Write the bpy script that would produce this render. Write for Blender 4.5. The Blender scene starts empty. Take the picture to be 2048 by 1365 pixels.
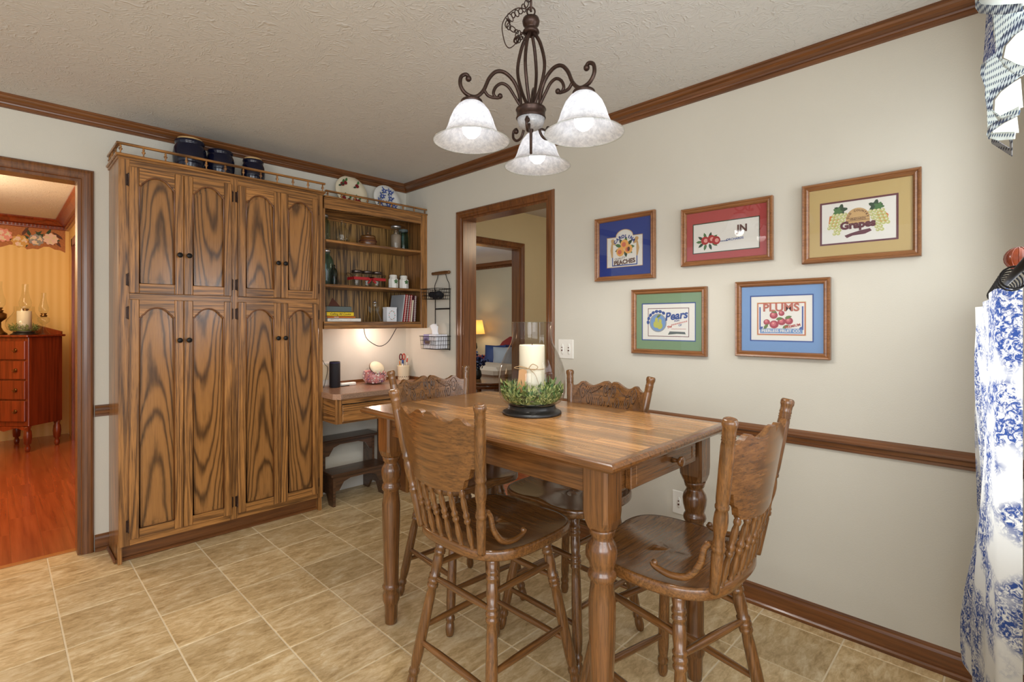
import bpy, math, random
from mathutils import Vector, Matrix, Euler
S = bpy.context.scene
COL = S.collection
rnd = random.Random(7)
PI = math.pi
# ------------------------------------------------------------------ camera, world, exposure
cam_d = bpy.data.cameras.new('camera'); cam = bpy.data.objects.new('camera', cam_d); COL.objects.link(cam)
cam.location = (0, 0, 1.26); cam.rotation_euler = (PI/2, 0, math.radians(-45.5))
cam_d.sensor_width = 36; cam_d.lens = 36*1012/2048; cam_d.shift_y = -37.5/2048; cam_d.clip_start = .02
S.camera = cam
S.view_settings.view_transform = 'Standard'; S.view_settings.look = 'None'
S.view_settings.gamma = 1; S.view_settings.use_curve_mapping = False
S.view_settings.exposure = -0.22
W = bpy.data.worlds.new('world'); S.world = W; W.use_nodes = True
W.node_tree.nodes['Background'].inputs[0].default_value = (.95, .97, 1, 1)
W.node_tree.nodes['Background'].inputs[1].default_value = 1.0

def area(name, loc, target, sx, sy, power, color):
    l = bpy.data.lights.new(name, 'AREA'); l.shape = 'RECTANGLE'; l.size = sx; l.size_y = sy
    l.energy = power; l.color = color
    o = bpy.data.objects.new(name, l); COL.objects.link(o); o.location = loc
    o.rotation_euler = (Vector(target)-Vector(loc)).to_track_quat('-Z', 'Y').to_euler(); return o
def point(name, loc, power, color, r=.03):
    l = bpy.data.lights.new(name, 'POINT'); l.energy = power; l.color = color; l.shadow_soft_size = r
    o = bpy.data.objects.new(name, l); COL.objects.link(o); o.location = loc; return o
# two added fill lights behind the camera; daylight through the curtained near-wall window
area('rear_fill_light', (-.3, -1.42, 1.45), (1.2, 3.0, 1.3), 1.9, 1.5, 48, (.94, .97, 1))  # fill light added behind the camera, with no window there
area('side_fill_light', (-2.3, -.75, 1.5), (1.2, 2.2, .6), 1.5, 1.5, 55, (.96, .98, 1))  # fill light added at rear left, with no window there
area('near_window_light', (1.72, -.115, 1.45), (1.45, 3.2, 1.45), .82, 1.25, 20, (.92, .96, 1))
# ------------------------------------------------------------------ materials
MATS = {}
def lin(c):
    return tuple(((v/255)/12.92 if v/255 <= .04045 else ((v/255+.055)/1.055)**2.4) for v in c)
def base_mat(name):
    m = bpy.data.materials.new(name); m.use_nodes = True
    nt = m.node_tree; b = nt.nodes['Principled BSDF']; return m, nt, b
def N(nt, t, **kw):
    n = nt.nodes.new(t)
    for k, v in kw.items():
        if k.startswith('i_'): n.inputs[k[2:].replace('_', ' ')].default_value = v
        else: setattr(n, k, v)
    return n
def plain(name, rgb, rough=.5, metal=0, coat=0, noise=0, nscale=40, bump=0, bscale=80, spec=.5, sheen=0):
    m, nt, b = base_mat(name); c = lin(rgb)
    b.inputs['Base Color'].default_value = (*c, 1); b.inputs['Roughness'].default_value = rough
    b.inputs['Metallic'].default_value = metal; b.inputs['Coat Weight'].default_value = coat
    b.inputs['Specular IOR Level'].default_value = spec
    tc = N(nt, 'ShaderNodeTexCoord')
    if noise:
        n = N(nt, 'ShaderNodeTexNoise', i_Scale=nscale, i_Detail=4.0); nt.links.new(tc.outputs['Object'], n.inputs['Vector'])
        r = N(nt, 'ShaderNodeValToRGB'); r.color_ramp.elements[0].position = .3; r.color_ramp.elements[1].position = .7
        r.color_ramp.elements[0].color = (*[v*(1-noise) for v in c], 1); r.color_ramp.elements[1].color = (*[min(1, v*(1+noise)) for v in c], 1)
        nt.links.new(n.outputs['Fac'], r.inputs['Fac']); nt.links.new(r.outputs['Color'], b.inputs['Base Color'])
    if bump:
        n = N(nt, 'ShaderNodeTexNoise', i_Scale=bscale, i_Detail=3.0); nt.links.new(tc.outputs['Object'], n.inputs['Vector'])
        bp = N(nt, 'ShaderNodeBump', i_Strength=bump, i_Distance=.004); nt.links.new(n.outputs['Fac'], bp.inputs['Height'])
        nt.links.new(bp.outputs['Normal'], b.inputs['Normal'])
    MATS[name] = m; return m
def wood(name, light, dark, axis='Z', ring=12, w=.3, fine=26, pore=.5, rough=.32, coat=.25, tone=.12, panel=False, lo=.36, hi=.66, bump=.12):
    m, nt, b = base_mat(name); L = nt.links
    tc = N(nt, 'ShaderNodeTexCoord'); oi = N(nt, 'ShaderNodeObjectInfo')
    rot = {'Z': (0, 0, 0), 'X': (0, PI/2, 0), 'Y': (PI/2, 0, 0)}[axis]
    mp = N(nt, 'ShaderNodeMapping'); mp.inputs['Rotation'].default_value = rot; L.new(tc.outputs['Object'], mp.inputs['Vector'])
    cx = N(nt, 'ShaderNodeVectorMath', operation='SCALE'); cx.inputs[0].default_value = (0, .0, 0) if panel else (1.37, 2.21, 7.7)
    L.new(oi.outputs['Random'], cx.inputs['Scale'])
    ad = N(nt, 'ShaderNodeVectorMath', operation='ADD'); L.new(mp.outputs[0], ad.inputs[0]); L.new(cx.outputs[0], ad.inputs[1])
    def stretched(sx, sz, det, dist=0.0, rgh=.55, off=0):
        st = N(nt, 'ShaderNodeMapping'); st.inputs['Scale'].default_value = (sx, sx, sz); st.inputs['Location'].default_value = (off, off*2, off)
        L.new(ad.outputs[0], st.inputs['Vector']); v = st.outputs[0]
        if panel:
            k = N(nt, 'ShaderNodeVectorMath', operation='SCALE'); k.inputs[0].default_value = (17., 31., 47.); L.new(oi.outputs['Random'], k.inputs['Scale'])
            q = N(nt, 'ShaderNodeVectorMath', operation='ADD'); L.new(v, q.inputs[0]); L.new(k.outputs[0], q.inputs[1]); v = q.outputs[0]
        n = N(nt, 'ShaderNodeTexNoise', i_Scale=1.0, i_Detail=det, i_Roughness=rgh, i_Distortion=dist); L.new(v, n.inputs['Vector']); return n.outputs['Fac']
    def math_(op, x, y=None, z=None):
        n = N(nt, 'ShaderNodeMath', operation=op)
        for i, v in enumerate((x, y, z)):
            if v is None: continue
            if isinstance(v, (int, float)): n.inputs[i].default_value = v
            else: L.new(v, n.inputs[i])
        return n.outputs[0]
    if panel:
        # cathedral figure: contour lines of A*x^2 + B*z + noise, centred on each door
        sp = N(nt, 'ShaderNodeSeparateXYZ'); L.new(mp.outputs[0], sp.inputs[0])
        r = math_('MULTIPLY_ADD', oi.outputs['Random'], .07, -.035)
        xx = math_('ADD', sp.outputs[0], r); x2 = math_('MULTIPLY', math_('MULTIPLY', xx, xx), 520.0)
        sg = math_('MULTIPLY_ADD', math_('GREATER_THAN', math_('FRACT', math_('MULTIPLY', oi.outputs['Random'], 7.3)), .5), 13.0, -6.5)
        ph = math_('ADD', x2, math_('MULTIPLY', sp.outputs[2], sg))
        ph = math_('ADD', ph, math_('MULTIPLY', stretched(6, 1.6, 1.5, .2), 6.0)); ph = math_('ADD', ph, math_('MULTIPLY', stretched(60, 9, 2.0), .5))
        wv = math_('MULTIPLY_ADD', math_('SINE', math_('MULTIPLY', ph, 4.0)), .5, .5); wv = math_('POWER', wv, 3.0)
    else:
        ph = math_('MULTIPLY', stretched(ring, ring*.035, 1.5, .3), 9.0)
        wv = math_('MULTIPLY_ADD', math_('SINE', math_('MULTIPLY', ph, 6.28)), .5, .5); wv = math_('POWER', wv, 1.4)
    fn = stretched(fine*3, fine*.12, 4.0, .2, .6, 3.3)
    fac = math_('ADD', math_('MULTIPLY', wv, w), math_('MULTIPLY', fn, 1-w))
    fr = N(nt, 'ShaderNodeMapRange'); fr.inputs[1].default_value = (1-w)*lo; fr.inputs[2].default_value = w+(1-w)*hi; L.new(fac, fr.inputs[0])
    pn = stretched(300, 9, 2.0, 0, .5, 1.1)
    pr = N(nt, 'ShaderNodeMapRange'); pr.inputs[1].default_value = .54; pr.inputs[2].default_value = .66; pr.inputs[3].default_value = 0; pr.inputs[4].default_value = pore
    L.new(pn, pr.inputs[0])
    mx0 = N(nt, 'ShaderNodeMix', data_type='RGBA'); L.new(fr.outputs[0], mx0.inputs[0]); mx0.inputs[6].default_value = (*lin(light), 1); mx0.inputs[7].default_value = (*lin(dark), 1)
    mx = N(nt, 'ShaderNodeMix', data_type='RGBA'); L.new(pr.outputs[0], mx.inputs[0]); L.new(mx0.outputs[2], mx.inputs[6]); mx.inputs[7].default_value = (*lin(dark), 1)
    big = stretched(2.2, .8, 1.0, 0, .5, 7.1)
    a1 = math_('ADD', oi.outputs['Random'], big)
    mr = N(nt, 'ShaderNodeMapRange'); mr.inputs[1].default_value = .3; mr.inputs[2].default_value = 1.7; mr.inputs[3].default_value = 1-tone; mr.inputs[4].default_value = 1+tone
    L.new(a1, mr.inputs[0])
    sc = N(nt, 'ShaderNodeVectorMath', operation='SCALE'); L.new(mx.outputs[2], sc.inputs[0]); L.new(mr.outputs[0], sc.inputs['Scale'])
    L.new(sc.outputs[0], b.inputs['Base Color'])
    bp = N(nt, 'ShaderNodeBump', i_Strength=bump, i_Distance=.002); L.new(fn, bp.inputs['Height']); L.new(bp.outputs['Normal'], b.inputs['Normal'])
    b.inputs['Roughness'].default_value = rough; b.inputs['Coat Weight'].default_value = coat; b.inputs['Coat Roughness'].default_value = .16
    MATS[name] = m; return m
OL, OD = (184, 128, 68), (72, 44, 20)
for ax in 'XYZ': wood('oak_'+ax, OL, OD, ax, ring=15, w=.30, fine=50, pore=.6)
wood('oak_panel', (162, 112, 60), (74, 48, 24), 'Z', w=.6, fine=30, pore=.3, rough=.22, coat=.5, panel=True)
wood('oak_back', (176, 134, 76), (62, 42, 22), 'Z', ring=22, w=.7, fine=40, pore=.5)
for ax in 'XYZ':
    wood('trim_'+ax, (130, 80, 40), (86, 50, 24), ax, ring=8, w=.15, fine=40, pore=.25, rough=.3, tone=.06)
    wood('table_'+ax, (130, 83, 41), (64, 40, 19), ax, ring=12, w=.11, fine=48, pore=.4, rough=.24, coat=.5, tone=.08, lo=.30, hi=.76, bump=.03)
    wood('chair_'+ax, (134, 88, 44), (62, 40, 19), ax, ring=12, w=.11, fine=48, pore=.45, rough=.26, coat=.5, tone=.08, lo=.28, hi=.80)
wood('plank_Y', (186, 136, 82), (116, 78, 44), 'Y', ring=10, w=.12, fine=42, pore=.5, rough=.26, coat=.3, tone=.5, bump=.008)
wood('stool_X', (96, 66, 44), (50, 34, 24), 'X', ring=10, w=.3, pore=.4)
wood('frame_wood', (160, 108, 66), (116, 74, 42), 'Y', ring=8, w=.1, fine=60, pore=.3, tone=.08)
wood('cherry', (150, 66, 32), (104, 40, 18), 'Z', ring=6, w=.25, pore=.15, rough=.3, coat=.4)
wood('red_floor', (184, 98, 56), (150, 74, 40), 'Y', ring=7, w=.2, fine=16, pore=.1, rough=.2, coat=.4, tone=.08)
def wall_mat(name, rgb, bump=.12, scale=220):
    return plain(name, rgb, rough=.85, noise=.02, nscale=2, bump=bump, bscale=scale, spec=.3)
wall_mat('paint', (210, 206, 193)); wall_mat('paint_hall', (206, 190, 150)); wall_mat('paint_living', (190, 184, 160))
wall_mat('paint_white', (225, 222, 212))
def ceiling_mat():
    m, nt, b = base_mat('ceiling_stomp'); L = nt.links
    tc = N(nt, 'ShaderNodeTexCoord')
    nz = N(nt, 'ShaderNodeTexNoise', i_Scale=7.0, i_Detail=2.0); L.new(tc.outputs['Object'], nz.inputs['Vector'])
    sc = N(nt, 'ShaderNodeVectorMath', operation='SCALE'); sc.inputs['Scale'].default_value = .35; L.new(nz.outputs['Color'], sc.inputs[0])
    ad = N(nt, 'ShaderNodeVectorMath', operation='ADD'); L.new(tc.outputs['Object'], ad.inputs[0]); L.new(sc.outputs[0], ad.inputs[1])
    n2 = N(nt, 'ShaderNodeTexNoise', i_Scale=26.0, i_Detail=3.0, i_Distortion=1.8); n2.noise_type = 'RIDGED_MULTIFRACTAL'
    L.new(ad.outputs[0], n2.inputs['Vector'])
    bp = N(nt, 'ShaderNodeBump', i_Strength=.5, i_Distance=.008); L.new(n2.outputs['Fac'], bp.inputs['Height'])
    L.new(bp.outputs['Normal'], b.inputs['Normal'])
    b.inputs['Base Color'].default_value = (*lin((208, 207, 202)), 1); b.inputs['Roughness'].default_value = .8
    MATS['ceiling_stomp'] = m
ceiling_mat()
def tile_mat():
    m, nt, b = base_mat('tile_stone'); L = nt.links
    tc = N(nt, 'ShaderNodeTexCoord'); oi = N(nt, 'ShaderNodeObjectInfo')
    cx = N(nt, 'ShaderNodeVectorMath', operation='SCALE'); cx.inputs[0].default_value = (3.1, 5.3, 0); L.new(oi.outputs['Random'], cx.inputs['Scale'])
    ad = N(nt, 'ShaderNodeVectorMath', operation='ADD'); L.new(tc.outputs['Object'], ad.inputs[0]); L.new(cx.outputs[0], ad.inputs[1])
    mp = N(nt, 'ShaderNodeMapping'); mp.inputs['Scale'].default_value = (1, 2.6, 1); mp.inputs['Rotation'].default_value = (0, 0, .5); L.new(ad.outputs[0], mp.inputs['Vector'])
    n1 = N(nt, 'ShaderNodeTexNoise', i_Scale=5.0, i_Detail=6.0, i_Roughness=.62, i_Distortion=1.2); L.new(mp.outputs[0], n1.inputs['Vector'])
    n2 = N(nt, 'ShaderNodeTexNoise', i_Scale=22.0, i_Detail=5.0, i_Roughness=.7, i_Distortion=.8); L.new(mp.outputs[0], n2.inputs['Vector'])
    mx = N(nt, 'ShaderNodeMath', operation='MULTIPLY_ADD'); L.new(n2.outputs['Fac'], mx.inputs[0]); mx.inputs[1].default_value = .45; 
    mh = N(nt, 'ShaderNodeMath', operation='MULTIPLY'); L.new(n1.outputs['Fac'], mh.inputs[0]); mh.inputs[1].default_value = .55; L.new(mh.outputs[0], mx.inputs[2])
    r = N(nt, 'ShaderNodeValToRGB'); e = r.color_ramp.elements; e[0].position = .36; e[1].position = .66
    e[0].color = (*lin((172, 142, 96)), 1); e[1].color = (*lin((244, 226, 188)), 1)
    k = e.new(.5); k.color = (*lin((214, 186, 138)), 1)
    L.new(mx.outputs[0], r.inputs['Fac'])
    mr = N(nt, 'ShaderNodeMapRange'); mr.inputs[3].default_value = .88; mr.inputs[4].default_value = 1.08; L.new(oi.outputs['Random'], mr.inputs[0])
    sc = N(nt, 'ShaderNodeVectorMath', operation='SCALE'); L.new(r.outputs[0], sc.inputs[0]); L.new(mr.outputs[0], sc.inputs['Scale'])
    L.new(sc.outputs[0], b.inputs['Base Color'])
    bp = N(nt, 'ShaderNodeBump', i_Strength=.35, i_Distance=.003); L.new(n2.outputs['Fac'], bp.inputs['Height']); L.new(bp.outputs['Normal'], b.inputs['Normal'])
    b.inputs['Roughness'].default_value = .36; b.inputs['Specular IOR Level'].default_value = .5
    MATS['tile_stone'] = m
tile_mat()
plain('grout', (236, 220, 188), .8)
def glass(name, rgb=(255, 255, 255), rough=0.0, ior=1.12, mix=.9):
    # thin-walled clear glass: mostly straight-through with fresnel reflection, tinted by colour
    m = bpy.data.materials.new(name); m.use_nodes = True; nt = m.node_tree; nt.nodes.clear()
    out = N(nt, 'ShaderNodeOutputMaterial'); tr = N(nt, 'ShaderNodeBsdfTransparent'); gl = N(nt, 'ShaderNodeBsdfGlossy')
    tr.inputs[0].default_value = (*lin(rgb), 1); gl.inputs['Roughness'].default_value = rough
    ge = N(nt, 'ShaderNodeNewGeometry'); io = N(nt, 'ShaderNodeMath', operation='MULTIPLY_ADD'); nt.links.new(ge.outputs['Backfacing'], io.inputs[0]); io.inputs[1].default_value = 1/1.45-1.45; io.inputs[2].default_value = 1.45
    fr = N(nt, 'ShaderNodeFresnel'); nt.links.new(io.outputs[0], fr.inputs['IOR']); mxx = N(nt, 'ShaderNodeMixShader')
    nt.links.new(fr.outputs[0], mxx.inputs[0]); nt.links.new(tr.outputs[0], mxx.inputs[1]); nt.links.new(gl.outputs[0], mxx.inputs[2])
    nt.links.new(mxx.outputs[0], out.inputs['Surface']); MATS[name] = m; return m
glass('glass_clear', (250, 252, 250)); glass('glass_smoke', (236, 233, 229)); glass('glass_green', (214, 232, 226)); glass('glass_teal', (184, 222, 226)); glass('glass_pane', (252, 252, 252)); glass('glass_dark', (150, 170, 170))
def shade_mat():
    m = bpy.data.materials.new('alabaster_shade'); m.use_nodes = True; nt = m.node_tree; nt.nodes.clear(); L = nt.links
    out = N(nt, 'ShaderNodeOutputMaterial'); tl = N(nt, 'ShaderNodeBsdfTranslucent'); df = N(nt, 'ShaderNodeBsdfDiffuse'); gl = N(nt, 'ShaderNodeBsdfGlossy', i_Roughness=.15)
    tc = N(nt, 'ShaderNodeTexCoord'); nz = N(nt, 'ShaderNodeTexNoise', i_Scale=60.0, i_Detail=6.0, i_Roughness=.75); L.new(tc.outputs['Object'], nz.inputs['Vector'])
    r = N(nt, 'ShaderNodeValToRGB'); r.color_ramp.elements[0].position = .38; r.color_ramp.elements[1].position = .62
    r.color_ramp.elements[0].color = (.66, .68, .72, 1); r.color_ramp.elements[1].color = (.95, .96, .98, 1); L.new(nz.outputs['Fac'], r.inputs['Fac'])
    L.new(r.outputs[0], tl.inputs[0]); L.new(r.outputs[0], df.inputs[0])
    m1 = N(nt, 'ShaderNodeMixShader'); m1.inputs[0].default_value = .5; L.new(tl.outputs[0], m1.inputs[1]); L.new(df.outputs[0], m1.inputs[2])
    m2 = N(nt, 'ShaderNodeMixShader'); m2.inputs[0].default_value = .06; L.new(m1.outputs[0], m2.inputs[1]); L.new(gl.outputs[0], m2.inputs[2])
    L.new(m2.outputs[0], out.inputs['Surface']); MATS['alabaster_shade'] = m
shade_mat()
def emit(name, rgb, s):
    m = bpy.data.materials.new(name); m.use_nodes = True; nt = m.node_tree; nt.nodes.clear()
    out = N(nt, 'ShaderNodeOutputMaterial'); e = N(nt, 'ShaderNodeEmission'); e.inputs[0].default_value = (*lin(rgb), 1); e.inputs[1].default_value = s
    nt.links.new(e.outputs[0], out.inputs['Surface']); MATS[name] = m
emit('bulb', (250, 250, 255), 6.5)
def cloth_print(name, base, ink, kind):
    m, nt, b = base_mat(name); L = nt.links
    uv = N(nt, 'ShaderNodeUVMap'); b.inputs['Roughness'].default_value = .9
    if kind == 'toile':
        n1 = N(nt, 'ShaderNodeTexNoise', i_Scale=7.5, i_Detail=2.0); L.new(uv.outputs[0], n1.inputs['Vector'])
        n2 = N(nt, 'ShaderNodeTexNoise', i_Scale=75.0, i_Detail=5.0, i_Roughness=.7, i_Distortion=1.5); L.new(uv.outputs[0], n2.inputs['Vector'])
        a = N(nt, 'ShaderNodeMapRange'); a.inputs[1].default_value = .43; a.inputs[2].default_value = .53; L.new(n1.outputs['Fac'], a.inputs[0])
        c = N(nt, 'ShaderNodeMapRange'); c.inputs[1].default_value = .42; c.inputs[2].default_value = .54; L.new(n2.outputs['Fac'], c.inputs[0])
        mu = N(nt, 'ShaderNodeMath', operation='MULTIPLY'); L.new(a.outputs[0], mu.inputs[0]); L.new(c.outputs[0], mu.inputs[1])
        fac = mu.outputs[0]
    else:
        mp = N(nt, 'ShaderNodeMapping'); mp.inputs['Rotation'].default_value = (0, 0, PI/4); mp.inputs['Scale'].default_value = (430, 430, 1) if kind == 'gingham' else (520, 520, 1); L.new(uv.outputs[0], mp.inputs['Vector'])
        sp = N(nt, 'ShaderNodeSeparateXYZ'); L.new(mp.outputs[0], sp.inputs[0]); sn = []
        for q in (0, 1):
            n_ = N(nt, 'ShaderNodeMath', operation='SINE'); L.new(sp.outputs[q], n_.inputs[0]); sn.append(n_)
        ml = N(nt, 'ShaderNodeMath', operation='ADD'); L.new(sn[0].outputs[0], ml.inputs[0]); L.new(sn[1].outputs[0], ml.inputs[1])
        mr_ = N(nt, 'ShaderNodeMapRange'); lo_ = {'gingham': -.35, 'dots': .55}[kind]; mr_.inputs[1].default_value = lo_; mr_.inputs[2].default_value = lo_+.6; mr_.inputs[4].default_value = .85; L.new(ml.outputs[0], mr_.inputs[0]); fac = mr_.outputs[0]
    mx = N(nt, 'ShaderNodeMix', data_type='RGBA'); L.new(fac, mx.inputs[0]); mx.inputs[6].default_value = (*lin(base), 1); mx.inputs[7].default_value = (*lin(ink), 1)
    L.new(mx.outputs[2], b.inputs['Base Color'])
    tr = N(nt, 'ShaderNodeBsdfTranslucent'); L.new(mx.outputs[2], tr.inputs[0]); ms = N(nt, 'ShaderNodeMixShader'); ms.inputs[0].default_value = .35
    L.new(b.outputs[0], ms.inputs[1]); L.new(tr.outputs[0], ms.inputs[2]); L.new(ms.outputs[0], nt.nodes['Material Output'].inputs['Surface'])
    MATS[name] = m
cloth_print('toile', (226, 226, 222), (46, 74, 140), 'toile'); cloth_print('gingham', (236, 244, 246), (50, 82, 130), 'gingham'); cloth_print('dots', (240, 246, 244), (66, 100, 140), 'dots'); cloth_print('gingham_dark', (150, 150, 150), (30, 34, 50), 'dots')
PAL = dict(white=(238, 236, 228), cream=(232, 220, 190), paper=(236, 234, 226), black=(22, 22, 24), navy=(16, 18, 40), bronze=(52, 38, 30), iron=(34, 30, 28), red=(176, 30, 34), darkred=(96, 22, 26), green=(70, 116, 62), darkgreen=(40, 70, 46), leaf=(104, 126, 66), leaf2=(172, 184, 120), yellow=(238, 204, 40), orange=(214, 120, 44),
  matblue=(26, 58, 140), matred=(176, 70, 68), mattan=(196, 170, 110), matgreen=(122, 152, 116), matsky=(116, 154, 202), burgundy=(98, 40, 54), peach=(240, 176, 90), peachpink=(214, 110, 84), grape=(196, 200, 128), plum=(168, 60, 76), plumlight=(204, 104, 116), plumink=(186, 104, 84), pear=(190, 190, 90), inkblue=(40, 76, 148), inkred=(190, 64, 50), inkbrown=(90, 50, 38), tanlbl=(206, 168, 112), cherryred=(130, 24, 32), plateblue=(70, 92, 160), pink=(232, 160, 150), gold=(212, 170, 90), greyblue=(92, 104, 104), wax=(238, 234, 214), tagwood=(206, 158, 106), twine=(176, 146, 104), potp=(226, 150, 150), potp2=(150, 110, 150), potp3=(240, 214, 206), tissue=(240, 242, 246), lilac=(146, 138, 190), purple=(66, 56, 120), darkblue=(18, 30, 72), sofa=(190, 172, 150), sofadark=(150, 132, 114), redcloth=(140, 40, 40), cushion=(40, 62, 110), cushgrey=(150, 156, 162), brass=(120, 90, 50), chrome=(200, 200, 200), counter=(150, 112, 88), steel=(110, 100, 96))
for k, v in PAL.items():
    plain('c_'+k, v, rough=.55)
for k, r in (('navy', .12), ('black', .35), ('white', .3)): MATS['c_'+k].node_tree.nodes['Principled BSDF'].inputs['Roughness'].default_value = r
for k in ('brass', 'chrome', 'steel'):
    b = MATS['c_'+k].node_tree.nodes['Principled BSDF']; b.inputs['Metallic'].default_value = .9; b.inputs['Roughness'].default_value = .3
plain('metal_bronze', (62, 44, 36), .35, metal=.6, noise=.3, nscale=90); plain('metal_black', (26, 24, 24), .45, metal=.5)
plain('counter_top', (172, 132, 104), .25, noise=.25, nscale=160); plain('counter_edge', (140, 112, 92), .35, noise=.35, nscale=220)
plain('potpourri', (226, 150, 150), .8, noise=.5, nscale=70)
plain('c_base_black', (30, 28, 28), .35, noise=.2, nscale=30)
# lamp shade lit by its own bulb: burlap that lets light through
def burlap():
    m, nt, b = base_mat('burlap'); b.inputs['Base Color'].default_value = (*lin((214, 176, 110)), 1)
    tr = N(nt, 'ShaderNodeBsdfTranslucent'); tr.inputs[0].default_value = (*lin((226, 180, 104)), 1); ms = N(nt, 'ShaderNodeMixShader'); ms.inputs[0].default_value = .6
    nt.links.new(b.outputs[0], ms.inputs[1]); nt.links.new(tr.outputs[0], ms.inputs[2]); nt.links.new(ms.outputs[0], nt.nodes['Material Output'].inputs['Surface']); MATS['burlap'] = m
burlap()
# ------------------------------------------------------------------ mesh builder
class MB:
    def __init__(s): s.v = []; s.f = []; s.m = []; s.uv = {}; s.sm = []; s.mats = []
    def mi(s, mat):
        if mat is None: return 0
        if mat not in s.mats: s.mats.append(mat)
        return s.mats.index(mat)
    def face(s, idx, mat=None, smooth=False): s.f.append(tuple(idx)); s.m.append(s.mi(mat)); s.sm.append(smooth)
    def add(s, verts, faces, mat=None, smooth=False, M=None):
        b = len(s.v)
        s.v += [tuple(M @ Vector(p)) if M else tuple(p) for p in verts]
        for f in faces: s.face([b+i for i in f], mat, smooth)
        return s
    def box(s, x0, x1, y0, y1, z0, z1, bev=0, mat=None, M=None):
        x0, x1 = min(x0, x1), max(x0, x1); y0, y1 = min(y0, y1), max(y0, y1); z0, z1 = min(z0, z1), max(z0, z1)
        bev = min(bev, (x1-x0)*.45, (y1-y0)*.45, (z1-z0)*.45)
        if bev <= 0:
            v = [(x, y, z) for x in (x0, x1) for y in (y0, y1) for z in (z0, z1)]
            return s.add(v, [(0, 1, 3, 2), (4, 6, 7, 5), (0, 4, 5, 1), (2, 3, 7, 6), (0, 2, 6, 4), (1, 5, 7, 3)], mat, M=M)
        X, Y, Z = (x0, x1), (y0, y1), (z0, z1); v = []; idx = {}
        for i in (0, 1):
            for j in (0, 1):
                for k in (0, 1):
                    sx, sy, sz = (bev, -bev)[i], (bev, -bev)[j], (bev, -bev)[k]
                    for a, d in enumerate(((0, sy, sz), (sx, 0, sz), (sx, sy, 0))):
                        idx[i, j, k, a] = len(v); v.append((X[i]+d[0], Y[j]+d[1], Z[k]+d[2]))
        F = []
        for i in (0, 1): F.append([idx[i, 0, 0, 0], idx[i, 0, 1, 0], idx[i, 1, 1, 0], idx[i, 1, 0, 0]][::1 if i == 0 else -1])
        for j in (0, 1): F.append([idx[0, j, 0, 1], idx[1, j, 0, 1], idx[1, j, 1, 1], idx[0, j, 1, 1]][::1 if j == 0 else -1])
        for k in (0, 1): F.append([idx[0, 0, k, 2], idx[0, 1, k, 2], idx[1, 1, k, 2], idx[1, 0, k, 2]][::1 if k == 0 else -1])
        for j in (0, 1):
            for k in (0, 1): F.append([idx[0, j, k, 1], idx[1, j, k, 1], idx[1, j, k, 2], idx[0, j, k, 2]])
        for i in (0, 1):
            for k in (0, 1): F.append([idx[i, 0, k, 0], idx[i, 1, k, 0], idx[i, 1, k, 2], idx[i, 0, k, 2]])
        for i in (0, 1):
            for j in (0, 1): F.append([idx[i, j, 0, 0], idx[i, j, 1, 0], idx[i, j, 1, 1], idx[i, j, 0, 1]])
        for i in (0, 1):
            for j in (0, 1):
                for k in (0, 1): F.append([idx[i, j, k, 0], idx[i, j, k, 1], idx[i, j, k, 2]])
        return s.add(v, F, mat, M=M)
    def lathe(s, prof, n=20, mat=None, M=None, smooth=True, a=None, b=None):
        """prof: (t or z, r). With a,b: t runs 0..1 along the segment a->b"""
        if a is not None:
            a, b = Vector(a), Vector(b); d = b-a; q = d.to_track_quat('Z', 'Y').to_matrix().to_4x4(); M2 = Matrix.Translation(a) @ q
            Lh = d.length; prof = [(t*Lh, r) for t, r in prof]; M = (M @ M2) if M else M2
        v = []; F = []
        for z, r in prof:
            for k in range(n): v.append((r*math.cos(2*PI*k/n), r*math.sin(2*PI*k/n), z))
        for i in range(len(prof)-1):
            for k in range(n): F.append((i*n+k, i*n+(k+1) % n, (i+1)*n+(k+1) % n, (i+1)*n+k))
        base = len(s.v); s.add(v, F, mat, smooth, M)
        if prof[0][1] > 1e-4: s.face([base+k for k in range(n)][::-1], mat)
        if prof[-1][1] > 1e-4: s.face([base+(len(prof)-1)*n+k for k in range(n)], mat)
        return s
    def shell(s, prof, n=32, mat=None, M=None):
        """open lathe surface, no caps"""
        v = []; F = []
        for z, r in prof:
            for k in range(n): v.append((r*math.cos(2*PI*k/n), r*math.sin(2*PI*k/n), z))
        for i in range(len(prof)-1):
            for k in range(n): F.append((i*n+k, i*n+(k+1) % n, (i+1)*n+(k+1) % n, (i+1)*n+k))
        return s.add(v, F, mat, True, M)
    def tube(s, pts, r, n=8, mat=None, M=None, closed=False, smooth=True):
        P = [Vector(p) for p in pts]; m = len(P); R = r if isinstance(r, (list, tuple)) else [r]*m
        v = []; F = []; up = None
        for i in range(m):
            if closed: t = (P[(i+1) % m]-P[i-1])
            else: t = P[min(i+1, m-1)]-P[max(i-1, 0)]
            t.normalize()
            if up is None:
                up = Vector((0, 0, 1)) if abs(t.z) < .9 else Vector((1, 0, 0))
            x = t.cross(up)
            if x.length < 1e-6: x = t.cross(Vector((0, 1, .3)))
            x.normalize(); y = x.cross(t).normalized(); up = y
            for k in range(n):
                a = 2*PI*k/n; v.append(P[i]+x*(R[i]*math.cos(a))+y*(R[i]*math.sin(a)))
        cnt = m if closed else m-1
        for i in range(cnt):
            j = (i+1) % m
            for k in range(n): F.append((i*n+k, i*n+(k+1) % n, j*n+(k+1) % n, j*n+k))
        base = len(s.v); s.add(v, F, mat, smooth, M)
        if not closed:
            s.face([base+k for k in range(n)], mat); s.face([base+(m-1)*n+k for k in range(n)][::-1], mat)
        return s
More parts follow.
